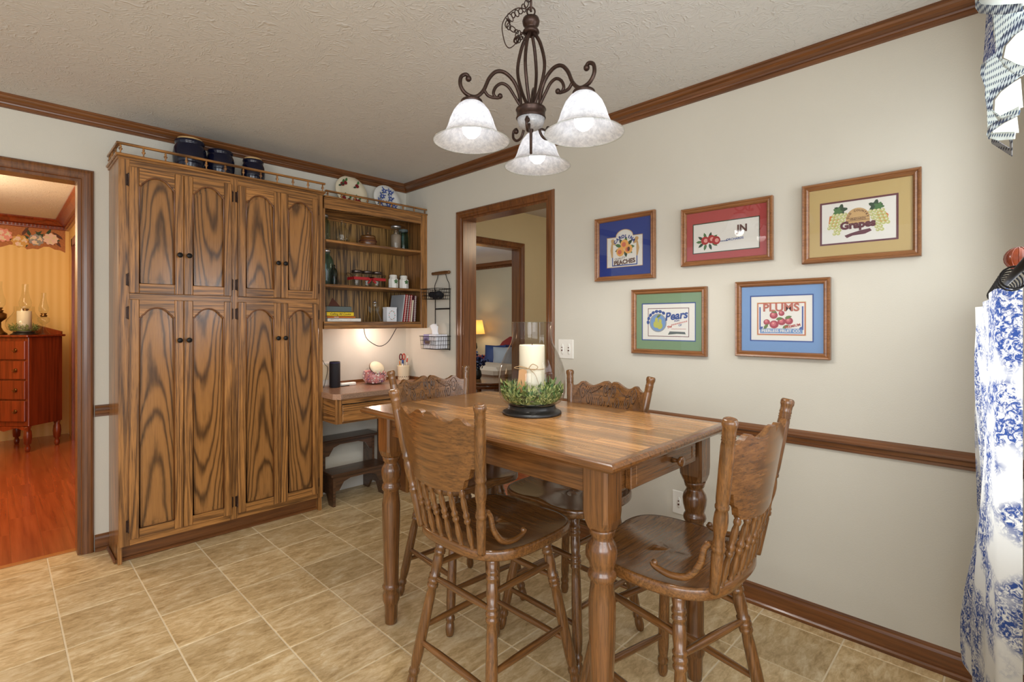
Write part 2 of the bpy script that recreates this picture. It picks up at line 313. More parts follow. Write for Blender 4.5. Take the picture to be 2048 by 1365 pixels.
    def prism(s, poly, O, U, V, Nn, d0, d1, mat=None, M=None, side=None):
        """2D outline poly in plane (O,U,V), extruded along Nn from d0 to d1"""
        O, U, V, Nn = Vector(O), Vector(U), Vector(V), Vector(Nn); n = len(poly)
        v = [O+U*a+V*b+Nn*d0 for a, b in poly]+[O+U*a+V*b+Nn*d1 for a, b in poly]
        b0 = len(s.v); s.add(v, [], mat, M=M)
        s.face([b0+i for i in range(n)][::-1], mat); s.face([b0+n+i for i in range(n)], mat)
        for i in range(n): s.face([b0+i, b0+(i+1) % n, b0+n+(i+1) % n, b0+n+i], side or mat)
        return s
    def ringloft(s, prof, u0, u1, v0, v1, O, U, V, Nn, closed=True, mat=None):
        """mitred moulding: prof list of (inset, height). closed rectangle or open at the bottom (v0)"""
        O, U, V, Nn = map(Vector, (O, U, V, Nn)); rows = []
        for ins, h in prof:
            c = [(u0+ins, v0+ins if closed else v0), (u0+ins, v1-ins), (u1-ins, v1-ins), (u1-ins, v0+ins if closed else v0)]
            rows.append([O+U*a+V*b+Nn*h for a, b in c])
        b0 = len(s.v); s.add([p for r in rows for p in r], [], mat)
        segs = 4 if closed else 3
        for i in range(len(rows)-1):
            for k in range(segs):
                k2 = (k+1) % 4; s.face([b0+i*4+k, b0+i*4+k2, b0+(i+1)*4+k2, b0+(i+1)*4+k], mat)
        return s
    def sphere(s, c, r, n=12, mat=None, sx=1, sy=1, sz=1):
        m = max(4, n//2+1); pr = [(-r*math.cos(PI*i/m), r*math.sin(PI*i/m)) for i in range(m+1)]
        M = Matrix.Translation(c) @ Matrix.Diagonal((sx, sy, sz, 1))
        return s.shell([(z, max(rr, 1e-5)) for z, rr in pr], n, mat, M)
    def build(s, name, mat=None, parent=None, org=None, kind=None, uvs=None):
        me = bpy.data.meshes.new(name)
        off = Vector(org) if org is not None else Vector((0, 0, 0))
        me.from_pydata([tuple(Vector(p)-off) for p in s.v], [], s.f)
        mats = s.mats if s.mats else []
        if not mats: me.materials.append(MATS[mat] if isinstance(mat, str) else mat)
        else:
            for k in mats: me.materials.append(MATS[k])
            me.polygons.foreach_set('material_index', s.m)
        me.polygons.foreach_set('use_smooth', s.sm)
        if uvs:
            ul = me.uv_layers.new(name='UVMap')
            for p in me.polygons:
                for li in p.loop_indices: ul.data[li].uv = uvs[me.loops[li].vertex_index]
        me.update()
        o = bpy.data.objects.new(name, me); COL.objects.link(o)
        if org is not None and parent is None: o.location = off
        if parent is not None: o.parent = parent
        if kind: o['kind'] = kind
        return o
def thing(name, label, cat, loc=(0, 0, 0), rz=0, group=None):
    o = bpy.data.objects.new(name, None); COL.objects.link(o); o.location = loc; o.rotation_euler = (0, 0, rz); o.empty_display_size = .05
    o['label'] = label; o['category'] = cat
    if group: o['group'] = group
    return o
def tag(o, label, cat, group=None):
    o['label'] = label; o['category'] = cat
    if group: o['group'] = group
    return o
def kids(o): return [c for c in COL.objects if c.parent == o]
def dup(root, loc, rz, label):
    def rec(o, par):
        c = o.copy(); COL.objects.link(c)
        if par: c.parent = par
        for k in KID.get(o.name, []): rec(k, c)
        return c
    KID = {}
    for c in COL.objects:
        if c.parent: KID.setdefault(c.parent.name, []).append(c)
    r = rec(root, None); r.location = loc; r.rotation_euler = (0, 0, rz); r['label'] = label; return r
def text_polys(txt, size, bold=0, shear=0):
    cu = bpy.data.curves.new('t', 'FONT'); cu.body = txt; cu.size = size; cu.align_x = 'CENTER'; cu.align_y = 'CENTER'; cu.offset = bold; cu.shear = shear; cu.resolution_u = 3
    o = bpy.data.objects.new('t', cu); me = o.to_mesh(); v = [(p.co.x, p.co.y) for p in me.vertices]; f = [tuple(p.vertices) for p in me.polygons]
    o.to_mesh_clear(); bpy.data.objects.remove(o); bpy.data.curves.remove(cu); return v, f
def put_text(mb, txt, size, O, U, V, Nn, u, v, h, mat=None, rot=0, bold=0, shear=0, sx=1):
    vs, fs = text_polys(txt, size, bold, shear); O, U, V, Nn = map(Vector, (O, U, V, Nn)); c, s_ = math.cos(rot), math.sin(rot)
    pts = []
    for a, b in vs:
        a *= sx; a2, b2 = a*c-b*s_, a*s_+b*c; pts.append(O+U*(u+a2)+V*(v+b2)+Nn*h)
    mb.add(pts, fs, mat)
def arc_text(mb, txt, size, O, U, V, Nn, cu, cv, R, span, h, mat=None, bold=0, top=True, mid=PI/2):
    n = len(txt)
    for i, ch in enumerate(txt):
        if ch == ' ': continue
        a = mid + span/2 - span*(i/(n-1)) if n > 1 else mid
        if not top: a = mid - span/2 + span*(i/(n-1))
        put_text(mb, ch, size, O, U, V, Nn, cu+R*math.cos(a), cv+R*math.sin(a), h, mat, rot=(a-PI/2) if top else (a+PI/2), bold=bold)
def disc(cx, cy, r, n=16, ry=None, rot=0):
    ry = ry or r; out = []
    for k in range(n):
        a = 2*PI*k/n; x, y = r*math.cos(a), ry*math.sin(a); out.append((cx+x*math.cos(rot)-y*math.sin(rot), cy+x*math.sin(rot)+y*math.cos(rot)))
    return out
def flower(cx, cy, r, n=24, lob=7, amp=.18, ph=0): return [(cx+r*(1+amp*math.sin(lob*2*PI*k/n+ph))*math.cos(2*PI*k/n), cy+r*(1+amp*math.sin(lob*2*PI*k/n+ph))*math.sin(2*PI*k/n)) for k in range(n)]
def leafp(cx, cy, l, w, rot):
    p = [(-l/2, 0), (-l/5, w/2), (l/6, w/2.2), (l/2, 0), (l/6, -w/2.2), (-l/5, -w/2)]; c, s_ = math.cos(rot), math.sin(rot)
    return [(cx+a*c-b*s_, cy+a*s_+b*c) for a, b in p]
def flat(mb, poly, O, U, V, Nn, h, mat):
    O, U, V, Nn = map(Vector, (O, U, V, Nn)); mb.add([O+U*a+V*b+Nn*h for a, b in poly], [tuple(range(len(poly)))], mat)
def spiral(cx, cy, r0, r1, turns, a0=0, n=26, sg=1):
    return [(cx+(r0+(r1-r0)*i/n)*math.cos(a0+sg*turns*2*PI*i/n), cy+(r0+(r1-r0)*i/n)*math.sin(a0+sg*turns*2*PI*i/n)) for i in range(n+1)]
def spline(pts, n=8):
    P = [Vector(p) for p in pts]; out = []
    for i in range(len(P)-1):
        p0 = P[max(i-1, 0)]; p1 = P[i]; p2 = P[i+1]; p3 = P[min(i+2, len(P)-1)]
        for k in range(n):
            t = k/n; out.append(.5*((2*p1)+(-p0+p2)*t+(2*p0-5*p1+4*p2-p3)*t*t+(-p0+3*p1-3*p2+p3)*t**3))
    out.append(P[-1]); return out
def interp(tab, x):
    for (a, b), (c, d) in zip(tab, tab[1:]):
        if a <= x <= c: return b+(d-b)*(x-a)/(c-a) if c > a else d
    return tab[-1][1] if x > tab[-1][0] else tab[0][1]
XR, YL, ZC = 2.39, 3.59, 2.395        # right wall plane, cabinet wall plane, ceiling
# ------------------------------------------------------------------ the setting
def struct(name, mb, mat, parent=None):
    o = mb.build(name, mat, parent)
    if parent is None: o['kind'] = 'structure'
    return o
# kitchen floor: grout bed with a tile object for every tile
fl = struct('floor', MB().box(-2.6, 2.5, -1.6, 3.70, -.06, -.0015), 'grout')
TX0, TY0, TP = .187, 2.592, .3035
tm = MB(); g = .0028; tm.box(g, TP-g, g, TP-g, -.004, 0, bev=.0012)
tile_mesh = None
for i in range(-8, 8):
    for j in range(-13, 4):
        x, y = TX0+i*TP, TY0+j*TP
        x1, y1 = min(x+TP, 2.385), min(y+TP, 3.69)
        if x1-x < .03 or y1-y < .03: continue
        full = (x1-x > TP-.001 and y1-y > TP-.001)
        if full and tile_mesh:
            o = bpy.data.objects.new('tile', tile_mesh); COL.objects.link(o)
        elif full:
            o = tm.build('tile', 'tile_stone'); tile_mesh = o.data
        else:
            o = MB().box(g, x1-x-g, g, y1-y-g, -.004, 0, bev=.0012).build('tile', 'tile_stone')
        o.location = (x, y, 0); o.parent = fl
ce = struct('ceiling', MB().box(-2.6, 2.5, -1.6, 3.70, ZC, ZC+.08), 'ceiling_stomp')
# cabinet wall (left door opening X -.62..0.321)
DX0, DX1, DH = -.62, .318, 2.035
wl = MB(); wl.box(DX1, XR, YL, 3.70, 0, ZC); wl.box(-2.6, DX0, YL, 3.70, 0, ZC); wl.box(DX0, DX1, YL, 3.70, DH, ZC)
struct('wall_back', wl, 'paint')
# right wall (opening Y 2.036..2.86)
RY0, RY1, RH = 2.036, 2.862, 2.02
wr = MB(); wr.box(XR, 2.51, -.045, RY0, 0, ZC); wr.box(XR, 2.51, RY1, 3.70, 0, ZC); wr.box(XR, 2.51, RY0, RY1, RH, ZC)
struct('wall_right', wr, 'paint')
# short window wall beside the camera: window above a low sill, curtain hangs before it
wn = MB(); wn.box(1.15, 2.51, -.165, -.045, 0, .72); wn.box(1.15, 2.51, -.165, -.045, 2.1, ZC)
wn.box(1.15, 1.28, -.165, -.045, .72, 2.1); wn.box(2.16, 2.51, -.165, -.045, .72, 2.1)
wn.box(1.15, 1.27, -1.6, -.165, 0, ZC)
struct('wall_near', wn, 'paint')
wf = MB(); wf.ringloft([(0, 0), (0, .03), (.035, .03), (.035, 0)], 1.28, 2.16, .72, 2.1, (0, -.11, 0), (1, 0, 0), (0, 0, 1), (0, 1, 0))
wf.box(1.28, 2.16, -.10, -.08, 1.39, 1.43); wf.box(1.71, 1.73, -.095, -.085, .72, 2.1)
wfo = struct('window_1', wf, 'c_white'); MB().box(1.3, 2.14, -.092, -.089, .74, 2.08).build('pane', 'glass_pane', wfo)
# crown moulding
def extr(prof, a, b, inward, name, mat, trims=(0, 0)):
    """profile (d from wall, z) swept from a to b (2D), inward = unit normal; mitre by trims*d"""
    a, b = Vector((*a, 0)), Vector((*b, 0)); t = (b-a).normalized(); n = Vector((*inward, 0)); m = MB(); k = len(prof)
    m.v = [tuple(a+t*(d*trims[0])+n*d+Vector((0, 0, z))) for d, z in prof]+[tuple(b-t*(d*trims[1])+n*d+Vector((0, 0, z))) for d, z in prof]
    for i in range(k-1): m.face([i, i+1, k+i+1, k+i], None, False)
    m.face(range(k)); m.face([k+i for i in range(k)][::-1]); return struct(name, m, mat)
CR = [(0, ZC), (.058, ZC), (.058, ZC-.008), (.052, ZC-.012), (.048, ZC-.02), (.038, ZC-.028), (.026, ZC-.033), (.018, ZC-.036), (.016, ZC-.043), (.011, ZC-.045), (.011, ZC-.058), (0, ZC-.060)]
extr(CR, (-2.6, YL), (XR, YL), (0, -1), 'trim_1', 'trim_X', (0, 1))
extr(CR, (XR, YL), (XR, -.045), (-1, 0), 'trim_2', 'trim_Y', (1, 0))
RAIL = [(0, .738), (.012, .742), (.012, .752), (.018, .758), (.02, .770), (.03, .778), (.03, .786), (.022, .790), (.016, .797), (0, .803)]
extr(RAIL, (XR, RY0-.055), (XR, -.045), (-1, 0), 'trim_3', 'trim_Y')
extr(RAIL, (XR, YL), (XR, RY1+.055), (-1, 0), 'trim_4', 'trim_Y')
extr(RAIL, (.376, YL), (.45, YL), (0, -1), 'trim_5', 'trim_X')
BASE = [(0, 0), (.026, 0), (.026, .012), (.020, .018), (.012, .02), (.012, .066), (.008, .076), (.008, .082), (0, .088)]
extr(BASE, (XR, RY0-.055), (XR, -.045), (-1, 0), 'baseboard_right', 'trim_Y')
extr(BASE, (.376, YL), (.45, YL), (0, -1), 'baseboard_back', 'trim_X')
extr(BASE, (XR, YL), (XR, RY1+.055), (-1, 0), 'baseboard_right.001', 'trim_Y')
extr([(0, .0), (.012, .0), (.012, .085), (0, .085)], (1.55, YL), (2.37, YL), (0, -1), 'baseboard_back.001', 'c_white')
# door casings with jambs
CAS = [(0, 0), (0, .010), (.006, .018), (.014, .020), (.02, .016), (.030, .016), (.042, .012), (.050, .012), (.054, .006), (.054, 0)]
def casing(name, u0, u1, vtop, O, U, Nn, jam, mat='trim_Z'):
    m = MB(); m.ringloft(CAS, u0-.054, u1+.054, 0, vtop+.054, O, U, (0, 0, 1), Nn, closed=False)
    m.ringloft([(0, .001), (.014, .001), (.014, -jam), (0, -jam)], u0, u1, 0, vtop, O, U, (0, 0, 1), Nn, closed=False)
    return struct(name, m, mat)
casing('door_1', DX0, DX1, DH, (0, YL, 0), (1, 0, 0), (0, -1, 0), .11)
casing('door_2', -RY1, -RY0, RH, (XR, 0, 0), (0, -1, 0), (-1, 0, 0), .125)
# threshold strip
struct('trim_6', MB().box(DX0, DX1, 3.665, 3.70, 0, .006, bev=.002), plain('threshold', (190, 120, 60), .3))
# ---- dining room beyond the left opening
DY, DXR = 7.6, .57
df = struct('floor.001', MB().box(-2.6, .9, 3.70, DY, -.06, -.001), 'red_floor')
for i in range(16):
    x = .565-(i+1)*.128; y = 3.70-rnd.random()*.7
    while y < DY:
        l = .9; y0, y1 = max(3.702, y), min(y+l, DY)
        if y1-y0 > .05:
            o = MB().box(0, .1272, 0, y1-y0-.0008, -.004, .0008, bev=.0006).build('plank', 'red_floor', df); o.location = (x, y0, 0)
        y += l
struct('ceiling.001', MB().box(-2.6, .9, 3.70, DY, ZC, ZC+.08), 'ceiling_stomp')
def striped():
    m, nt, b = base_mat('wallpaper'); tc = N(nt, 'ShaderNodeTexCoord'); w = N(nt, 'ShaderNodeTexWave', i_Scale=4.5, i_Distortion=.3); nt.links.new(tc.outputs['Object'], w.inputs['Vector'])
    r = N(nt, 'ShaderNodeValToRGB'); r.color_ramp.elements[0].color = (*lin((232, 198, 128)), 1); r.color_ramp.elements[1].color = (*lin((240, 210, 144)), 1); nt.links.new(w.outputs['Fac'], r.inputs[0]); nt.links.new(r.outputs[0], b.inputs['Base Color']); b.inputs['Roughness'].default_value = .7; MATS['wallpaper'] = m
striped()
struct('wall_back.001', MB().box(-2.6, .9, DY, DY+.1, 0, ZC), 'wallpaper')
struct('wall_right.001', MB().box(DXR, DXR+.1, 3.70, DY, 0, ZC), 'wallpaper')
struct('wall_left.001', MB().box(-2.7, -2.6, 3.70, DY, 0, ZC), 'wallpaper')
CR2 = [(0, ZC), (.12, ZC), (.12, ZC-.012), (.10, ZC-.03), (.06, ZC-.06), (.03, ZC-.07), (.025, ZC-.10), (0, ZC-.105)]
extr(CR2, (-2.6, DY), (DXR, DY), (0, -1), 'trim_7', 'cherry', (0, 1)); extr(CR2, (DXR, DY), (DXR, 3.7), (-1, 0), 'trim_8', 'cherry', (1, 0))
dn = MB()
for i in range(60): dn.box(DXR-.05-i*.03, DXR-.05-i*.03-.017, DY-.045, DY-.02, ZC-.092, ZC-.072)
for i in range(40): dn.box(DXR-.045, DXR-.02, DY-.06-i*.03, DY-.06-i*.03-.017, ZC-.092, ZC-.072)
o = dn.build('trim_9', 'cherry'); o['kind'] = 'structure'
struct('door_3', MB().box(DXR-.02, DXR, 7.02, 7.10, 0, 2.14).box(DXR-.02, DXR, 5.5, 7.10, 2.06, 2.14).box(DXR-.006, DXR, 5.5, 7.02, 0, 2.06), 'cherry')
# flowered border printed on the wallpaper
bd = MB(); O = (0, DY, 0); U = (1, 0, 0); V = (0, 0, 1); Nn = (0, -1, 0)
plain('border_ground', (178, 120, 80), .8, noise=.15, nscale=60)
edge = [(-1.2, 2.295)]+[(-1.2+i*.0446, 2.075+.022*math.sin(i*1.1)+.012*math.sin(i*2.7)) for i in range(40)]+[(.54, 2.295)]
flat(bd, edge, O, U, V, Nn, .001, 'border_ground')
for i in range(90): flat(bd, leafp(-1.15+rnd.random()*1.65, 2.10+rnd.random()*.15, .08+rnd.random()*.05, .028, rnd.random()*3), O, U, V, Nn, .0016+i*.00001, 'c_darkgreen' if rnd.random() < .5 else 'c_inkbrown')
x = -1.1; i = 0
while x < .5:
    rr = .05+.022*rnd.random(); cc = ('c_pink', 'c_gold', 'c_cushgrey', 'c_potp3', 'c_orange')[i % 5]; yy = 2.16+.03*math.sin(i*2.1)
    flat(bd, flower(x, yy, rr, 30, 9, .12, i), O, U, V, Nn, .0030, cc)
    for q in range(9):
        a = q*.7; flat(bd, flower(x+rr*.5*math.cos(a), yy+rr*.5*math.sin(a), rr*.33, 14, 5, .15, q), O, U, V, Nn, .0034+q*.0001, ('c_potp3', 'c_cream', cc)[q % 3])
    x += rr*1.75+.01; i += 1
bo = bd.build('trim_10', None); bo['kind'] = 'structure'
point('dining_lamp', (-.5, 5.6, 1.95), 60, (1, .74, .46), .25)
point('dining_lamp_low', (-.5, 4.7, 1.6), 22, (1, .68, .42), .25)
# ---- hall and living room beyond the right opening
struct('floor.002', MB().box(2.51, 9.0, -.5, 3.59, -.06, 0).box(2.9, 9, 3.59, 9.6, -.06, 0), 'red_floor')
struct('ceiling.002', MB().box(2.51, 4.9, -.5, 3.59, ZC, ZC+.08), 'ceiling_stomp'); struct('ceiling.003', MB().box(2.4, 9, 3.70, 9.6, ZC, ZC+.08), 'ceiling_stomp')
HX0, HX1, HH = 2.86, 3.775, 2.02
struct('wall_back.002', MB().box(2.51, HX0, YL, 3.70, 0, ZC).box(HX1, 6.8, YL, 3.70, 0, ZC).box(HX0, HX1, YL, 3.70, HH, ZC), 'paint_hall')
casing('door_4', HX0, HX1, HH, (0, YL, 0), (1, 0, 0), (0, -1, 0), .11)
struct('wall_right.002', MB().box(6.68, 6.8, 3.7, 9.6, 0, ZC), 'paint_living')
struct('wall_back.003', MB().box(2.4, 6.8, 9.5, 9.6, 0, ZC), 'paint_living')
extr(CR2, (6.68, 9.5), (6.68, 3.7), (-1, 0), 'trim_11', 'trim_Y')
dn = MB()
for i in range(150): dn.box(6.62, 6.66, 9.4-i*.038, 9.4-i*.038-.02, ZC-.095, ZC-.07)
o = dn.build('trim_12', 'trim_Y'); o['kind'] = 'structure'
struct('wall_right.003', MB().box(4.9, 5.0, -.5, YL, 0, ZC), 'paint_hall')
point('hall_light', (3.6, 1.6, 2.1), 16, (1, .84, .6), .15)
area('living_room_light', (4.2, 5.2, 2.2), (6.2, 7.0, .8), 1.5, 1.2, 34, (.84, .93, 1))  # cool area light hanging inside the living room
# ------------------------------------------------------------------ pantry cabinet
CX0, CX1, CY, CZ0, CZ1 = .438, 1.525, 3.27, .094, 2.12
cab = thing('pantry_cabinet', 'tall oak pantry cabinet with eight arched-panel doors and a spindle gallery', 'cabinet', (.98, 3.43, 0))
CO = (.98, 3.43, 0)
def B(name, mb, mat, parent, org): 
    return mb.build(name, mat, parent, org=org)
def bx(*a, **k): return MB().box(*a, **k)
B('side_panel', bx(CX0, CX0+.018, CY+.018, YL-.001, .0, CZ1, bev=.001), 'oak_Z', cab, CO)
B('side_panel', bx(CX1-.018, CX1, CY+.018, YL-.001, .0, CZ1, bev=.001), 'oak_Z', cab, CO)
B('back_panel', bx(CX0+.018, CX1-.018, 3.57, 3.588, .1, CZ1), 'oak_Z', cab, CO)
B('shelf', bx(CX0+.018, CX1-.018, CY+.02, 3.57, 1.385, 1.40), 'oak_X', cab, CO)
B('shelf', bx(CX0+.018, CX1-.018, CY+.02, 3.57, .10, .118), 'oak_X', cab, CO)
# face frame
for a, b in ((CX0, .484), (.962, 1.004), (1.484, CX1)): B('frame_stile', bx(a, b, CY, CY+.018, CZ0, CZ1, bev=.001), 'oak_Z', cab, CO)
for a, b in ((.484, .962), (1.004, 1.484)):
    for z0, z1 in ((CZ0, .134), (1.374, 1.418), (2.066, CZ1)): B('frame_rail', bx(a, b, CY+.0005, CY+.018, z0, z1, bev=.001), 'oak_X', cab, CO)
B('cap_moulding', bx(CX0-.014, CX1+.016, CY-.016, YL-.001, CZ1, CZ1+.014, bev=.004).box(CX0-.006, CX1+.006, CY-.008, YL-.001, CZ1-.012, CZ1, bev=.002), 'oak_X', cab, CO)
B('toe_kick', bx(CX0, CX1, 3.335, 3.35, 0, CZ0), 'trim_X', cab, CO)
B('shoe_moulding', bx(CX0-.012, CX1+.01, 3.318, 3.335, 0, .018, bev=.006).box(CX0-.014, CX0, 3.318, YL-.002, 0, .018, bev=.005), 'trim_X', cab, CO)
def gallery(parent, org, x0, x1, y, zb, zt, n, left=False, mat='oak_X'):
    B('gallery_rail', bx(x0-.012, x1+.012, y-.007, y+.012, zt-.012, zt, bev=.003), mat, parent, org)
    sp = [(0, .003), (.06, .006), (.12, .003), (.3, .0035), (.45, .0085), (.55, .009), (.68, .0035), (.78, .007), (.9, .0035), (1, .004)]
    for i in range(n):
        x = x0+.006+(x1-x0-.012)*i/(n-1); B('gallery_spindle', MB().lathe(sp, 8, a=(x, y+.002, zb), b=(x, y+.002, zt-.012)), 'oak_Z', parent, org)
    if left:
        B('gallery_rail', bx(x0-.012, x0+.007, y+.012, YL-.003, zt-.012, zt, bev=.003), 'oak_Y', parent, org)
        for i in range(1, 4):
            yy = y+(YL-.03-y)*i/3; B('gallery_spindle', MB().lathe(sp, 8, a=(x0-.002, yy, zb), b=(x0-.002, yy, zt-.012)), 'oak_Z', parent, org)
gallery(cab, CO, CX0+.002, CX1+.004, CY-.002, CZ1+.014, 2.192, 12, True)
ARCH = [(1, 0), (.98, .09), (.93, .15), (.87, .17), (.85, .27), (.81, .35), (.75, .39), (.71, .43), (.66, .55), (.57, .69), (.45, .82), (.3, .93), (.15, .985), (0, 1)]
def arch_outline(xa, xb, zs, zp):
    c, hw = (xa+xb)/2, (xb-xa)/2; pts = [(c+u*hw, zs+(zp-zs)*h) for u, h in ARCH]
    return pts + [(2*c-x, z) for x, z in pts[-2::-1]]       # right -> left
def cab_door(x0, x1, z0, z1, hinge_left, knob_z, arch_h, hinges=(.07, .07)):
    sw, rb = .043, .045; xa, xb = x0+sw, x1-sw; zb = z0+.052; zp = z1-.042; zs = zp-.060
    yf, yb = CY-.019, CY-.0005
    oa = arch_outline(xa-.002, xb+.002, zs, zp)
    pn = MB()
    inn = [(x, z) for x, z in oa]
    poly = [(xa-.004, zb-.004), (xb+.004, zb-.004)] + [(x, z+.003) for x, z in inn]
    c = (xa+xb)/2
    pn.prism(poly, (0, 0, 0), (1, 0, 0), (0, 0, 1), (0, -1, 0), -(CY-.006), -(yb))
    # raised field
    fl_ = [(c+(x-c)*.80, zb+.022+(z-zb)*(1-.044/(zp-zb))) for x, z in [(xa, zb), (xb, zb)]+inn]
    pn.prism(fl_, (0, 0, 0), (1, 0, 0), (0, 0, 1), (0, -1, 0), -(CY-.0105), -(CY-.006))
    DO_ = (c, CY, (z0+z1)/2); d = pn.build('door', 'oak_panel', cab, org=DO_); d.location = Vector(DO_)-Vector(CO)
    for a, b in ((x0, xa), (xb, x1)): B('stile', bx(a, b, yf, yb, z0, z1, bev=.003), 'oak_Z', d, DO_)
    B('rail', bx(xa+.0002, xb-.0002, yf, yb, z0, zb, bev=.002), 'oak_X', d, DO_)
    top = [(xa+.0002, z1-.002), (xa+.0002, zs)] + [(max(xa+.0002, min(xb-.0002, x)), z) for x, z in inn[::-1]] + [(xb-.0002, zs), (xb-.0002, z1-.002)]
    B('rail', MB().prism(top, (0, 0, 0), (1, 0, 0), (0, 0, 1), (0, -1, 0), -yb, -yf), 'oak_X', d, DO_)
    path = [(xa+.001, CY-.0185, zb+.001), (xb-.001, CY-.0185, zb+.001)] + [(min(xb-.001, max(xa+.001, x)), CY-.0185, z-.001) for x, z in inn]
    B('panel_moulding', MB().tube(path, .0042, 6, closed=True), 'trim_Z', d, DO_)
    kx = (x1-.021) if hinge_left else (x0+.021)
    B('knob', MB().lathe([(0, .006), (.008, .006), (.012, .013), (.018, .015), (.021, .012), (.022, 0)], 14, a=(kx, yf, knob_z), b=(kx, yf-.022*45, knob_z)) if False else MB().lathe([(0, .006), (.35, .006), (.55, .0125), (.85, .014), (.97, .011), (1, .0001)], 14, a=(kx, yf, knob_z), b=(kx, yf-.024, knob_z)), 'metal_black', d, DO_)
    hx = x0 if hinge_left else x1; sg = -1 if hinge_left else 1
    for hz in (z0+hinges[0]*1.0, z1-hinges[1]):
        B('hinge', bx(hx, hx+sg*.012, CY-.004, CY-.0005, hz-.03, hz+.03, bev=.001).lathe([(0, .0035), (.04, .005), (.1, .0035), (.9, .0035), (.96, .005), (1, .0035)], 8, a=(hx+sg*.001, CY-.009, hz-.034), b=(hx+sg*.001, CY-.009, hz+.034)), 'metal_bronze', d, DO_)
for x0, x1, hl in ((.480, .7225, True), (.7245, .966, False), (1.000, 1.2455, True), (1.2475, 1.488, False)):
    cab_door(x0, x1, 1.412, 2.072, hl, 1.628, .06)
    cab_door(x0, x1, .128, 1.380, hl, 1.161, .06)
# crocks on top
def crock(name_label, x, y, r, h, lid):
    t = thing('stoneware_crock', name_label, 'crock', (x, y, CZ1+.014), 0, 'dark crocks on the pantry cabinet')
    MB().lathe([(0, r*.78), (.01, r*.82), (h*.35, r*.97), (h*.55, r), (h*.75, r*.93), (h*.84, r*.84), (h*.87, r*.80), (h*.90, r*.86), (h*.97, r*.88), (h, r*.84), (h, r*.72), (h*.93, r*.7)], 28).build('body', 'c_navy', t)
    if lid: MB().lathe([(h-.004, r*.70), (h+.012, r*.72), (h+.014, r*.6), (h+.016, 0.0001)], 24).build('lid', 'c_tagwood' if False else 'c_tanlbl', t)
    return t
crock('largest navy glazed crock, at the left on the pantry', .80, 3.46, .088, .195, True)
crock('middle-sized navy glazed crock between two others on the pantry', .965, 3.47, .080, .178, False)
crock('smallest navy glazed crock, at the right on the pantry', 1.155, 3.47, .070, .165, True)
# ------------------------------------------------------------------ open shelf unit
SX0, SX1, SY, SZ0, SZ1 = 1.543, 2.388, 3.29, 1.214, 2.105
SO = (1.96, 3.44, 0)
su = thing('wall_shelf', 'open oak wall shelf with three shelves and spindle gallery above the desk', 'shelf', SO)
B('side_panel', bx(SX0, SX0+.016, SY+.018, YL-.012, SZ0, SZ1), 'oak_Z', su, SO); B('side_panel', bx(SX1-.016, SX1, SY+.018, YL-.012, SZ0, SZ1), 'oak_Z', su, SO)
B('back_panel', bx(SX0, SX1, YL-.012, YL-.001, SZ0, SZ1), 'oak_back', su, SO)
B('frame_stile', bx(2.332, SX1, SY, SY+.018, SZ0, SZ1, bev=.001), 'oak_Z', su, SO)
B('frame_rail', bx(SX0, 2.332, SY, SY+.018, 2.032, SZ1, bev=.001), 'oak_X', su, SO)
B('frame_rail', bx(SX0, 2.332, SY, SY+.018, SZ0, 1.264, bev=.001), 'oak_X', su, SO)
B('top_board', bx(SX0, SX1+.0, SY-.01, YL-.001, SZ1, SZ1+.012, bev=.003), 'oak_X', su, SO)
B('shelf', bx(SX0+.016, SX1-.016, SY+.018, YL-.012, 1.248, 1.264), 'oak_X', su, SO)
B('shelf', bx(SX0+.016, SX1-.016, SY+.006, YL-.012, 1.502, 1.520, bev=.003), 'oak_X', su, SO)
B('shelf', bx(SX0+.016, SX1-.016, SY+.006, YL-.012, 1.805, 1.824, bev=.003), 'oak_X', su, SO)
gallery(su, SO, SX0+.02, SX1-.016, SY, SZ1+.012, 2.156, 9)
B('back_rail', bx(SX0+.016, SX1-.016, YL-.020, YL-.012, 2.01, 2.09), 'oak_X', su, SO)
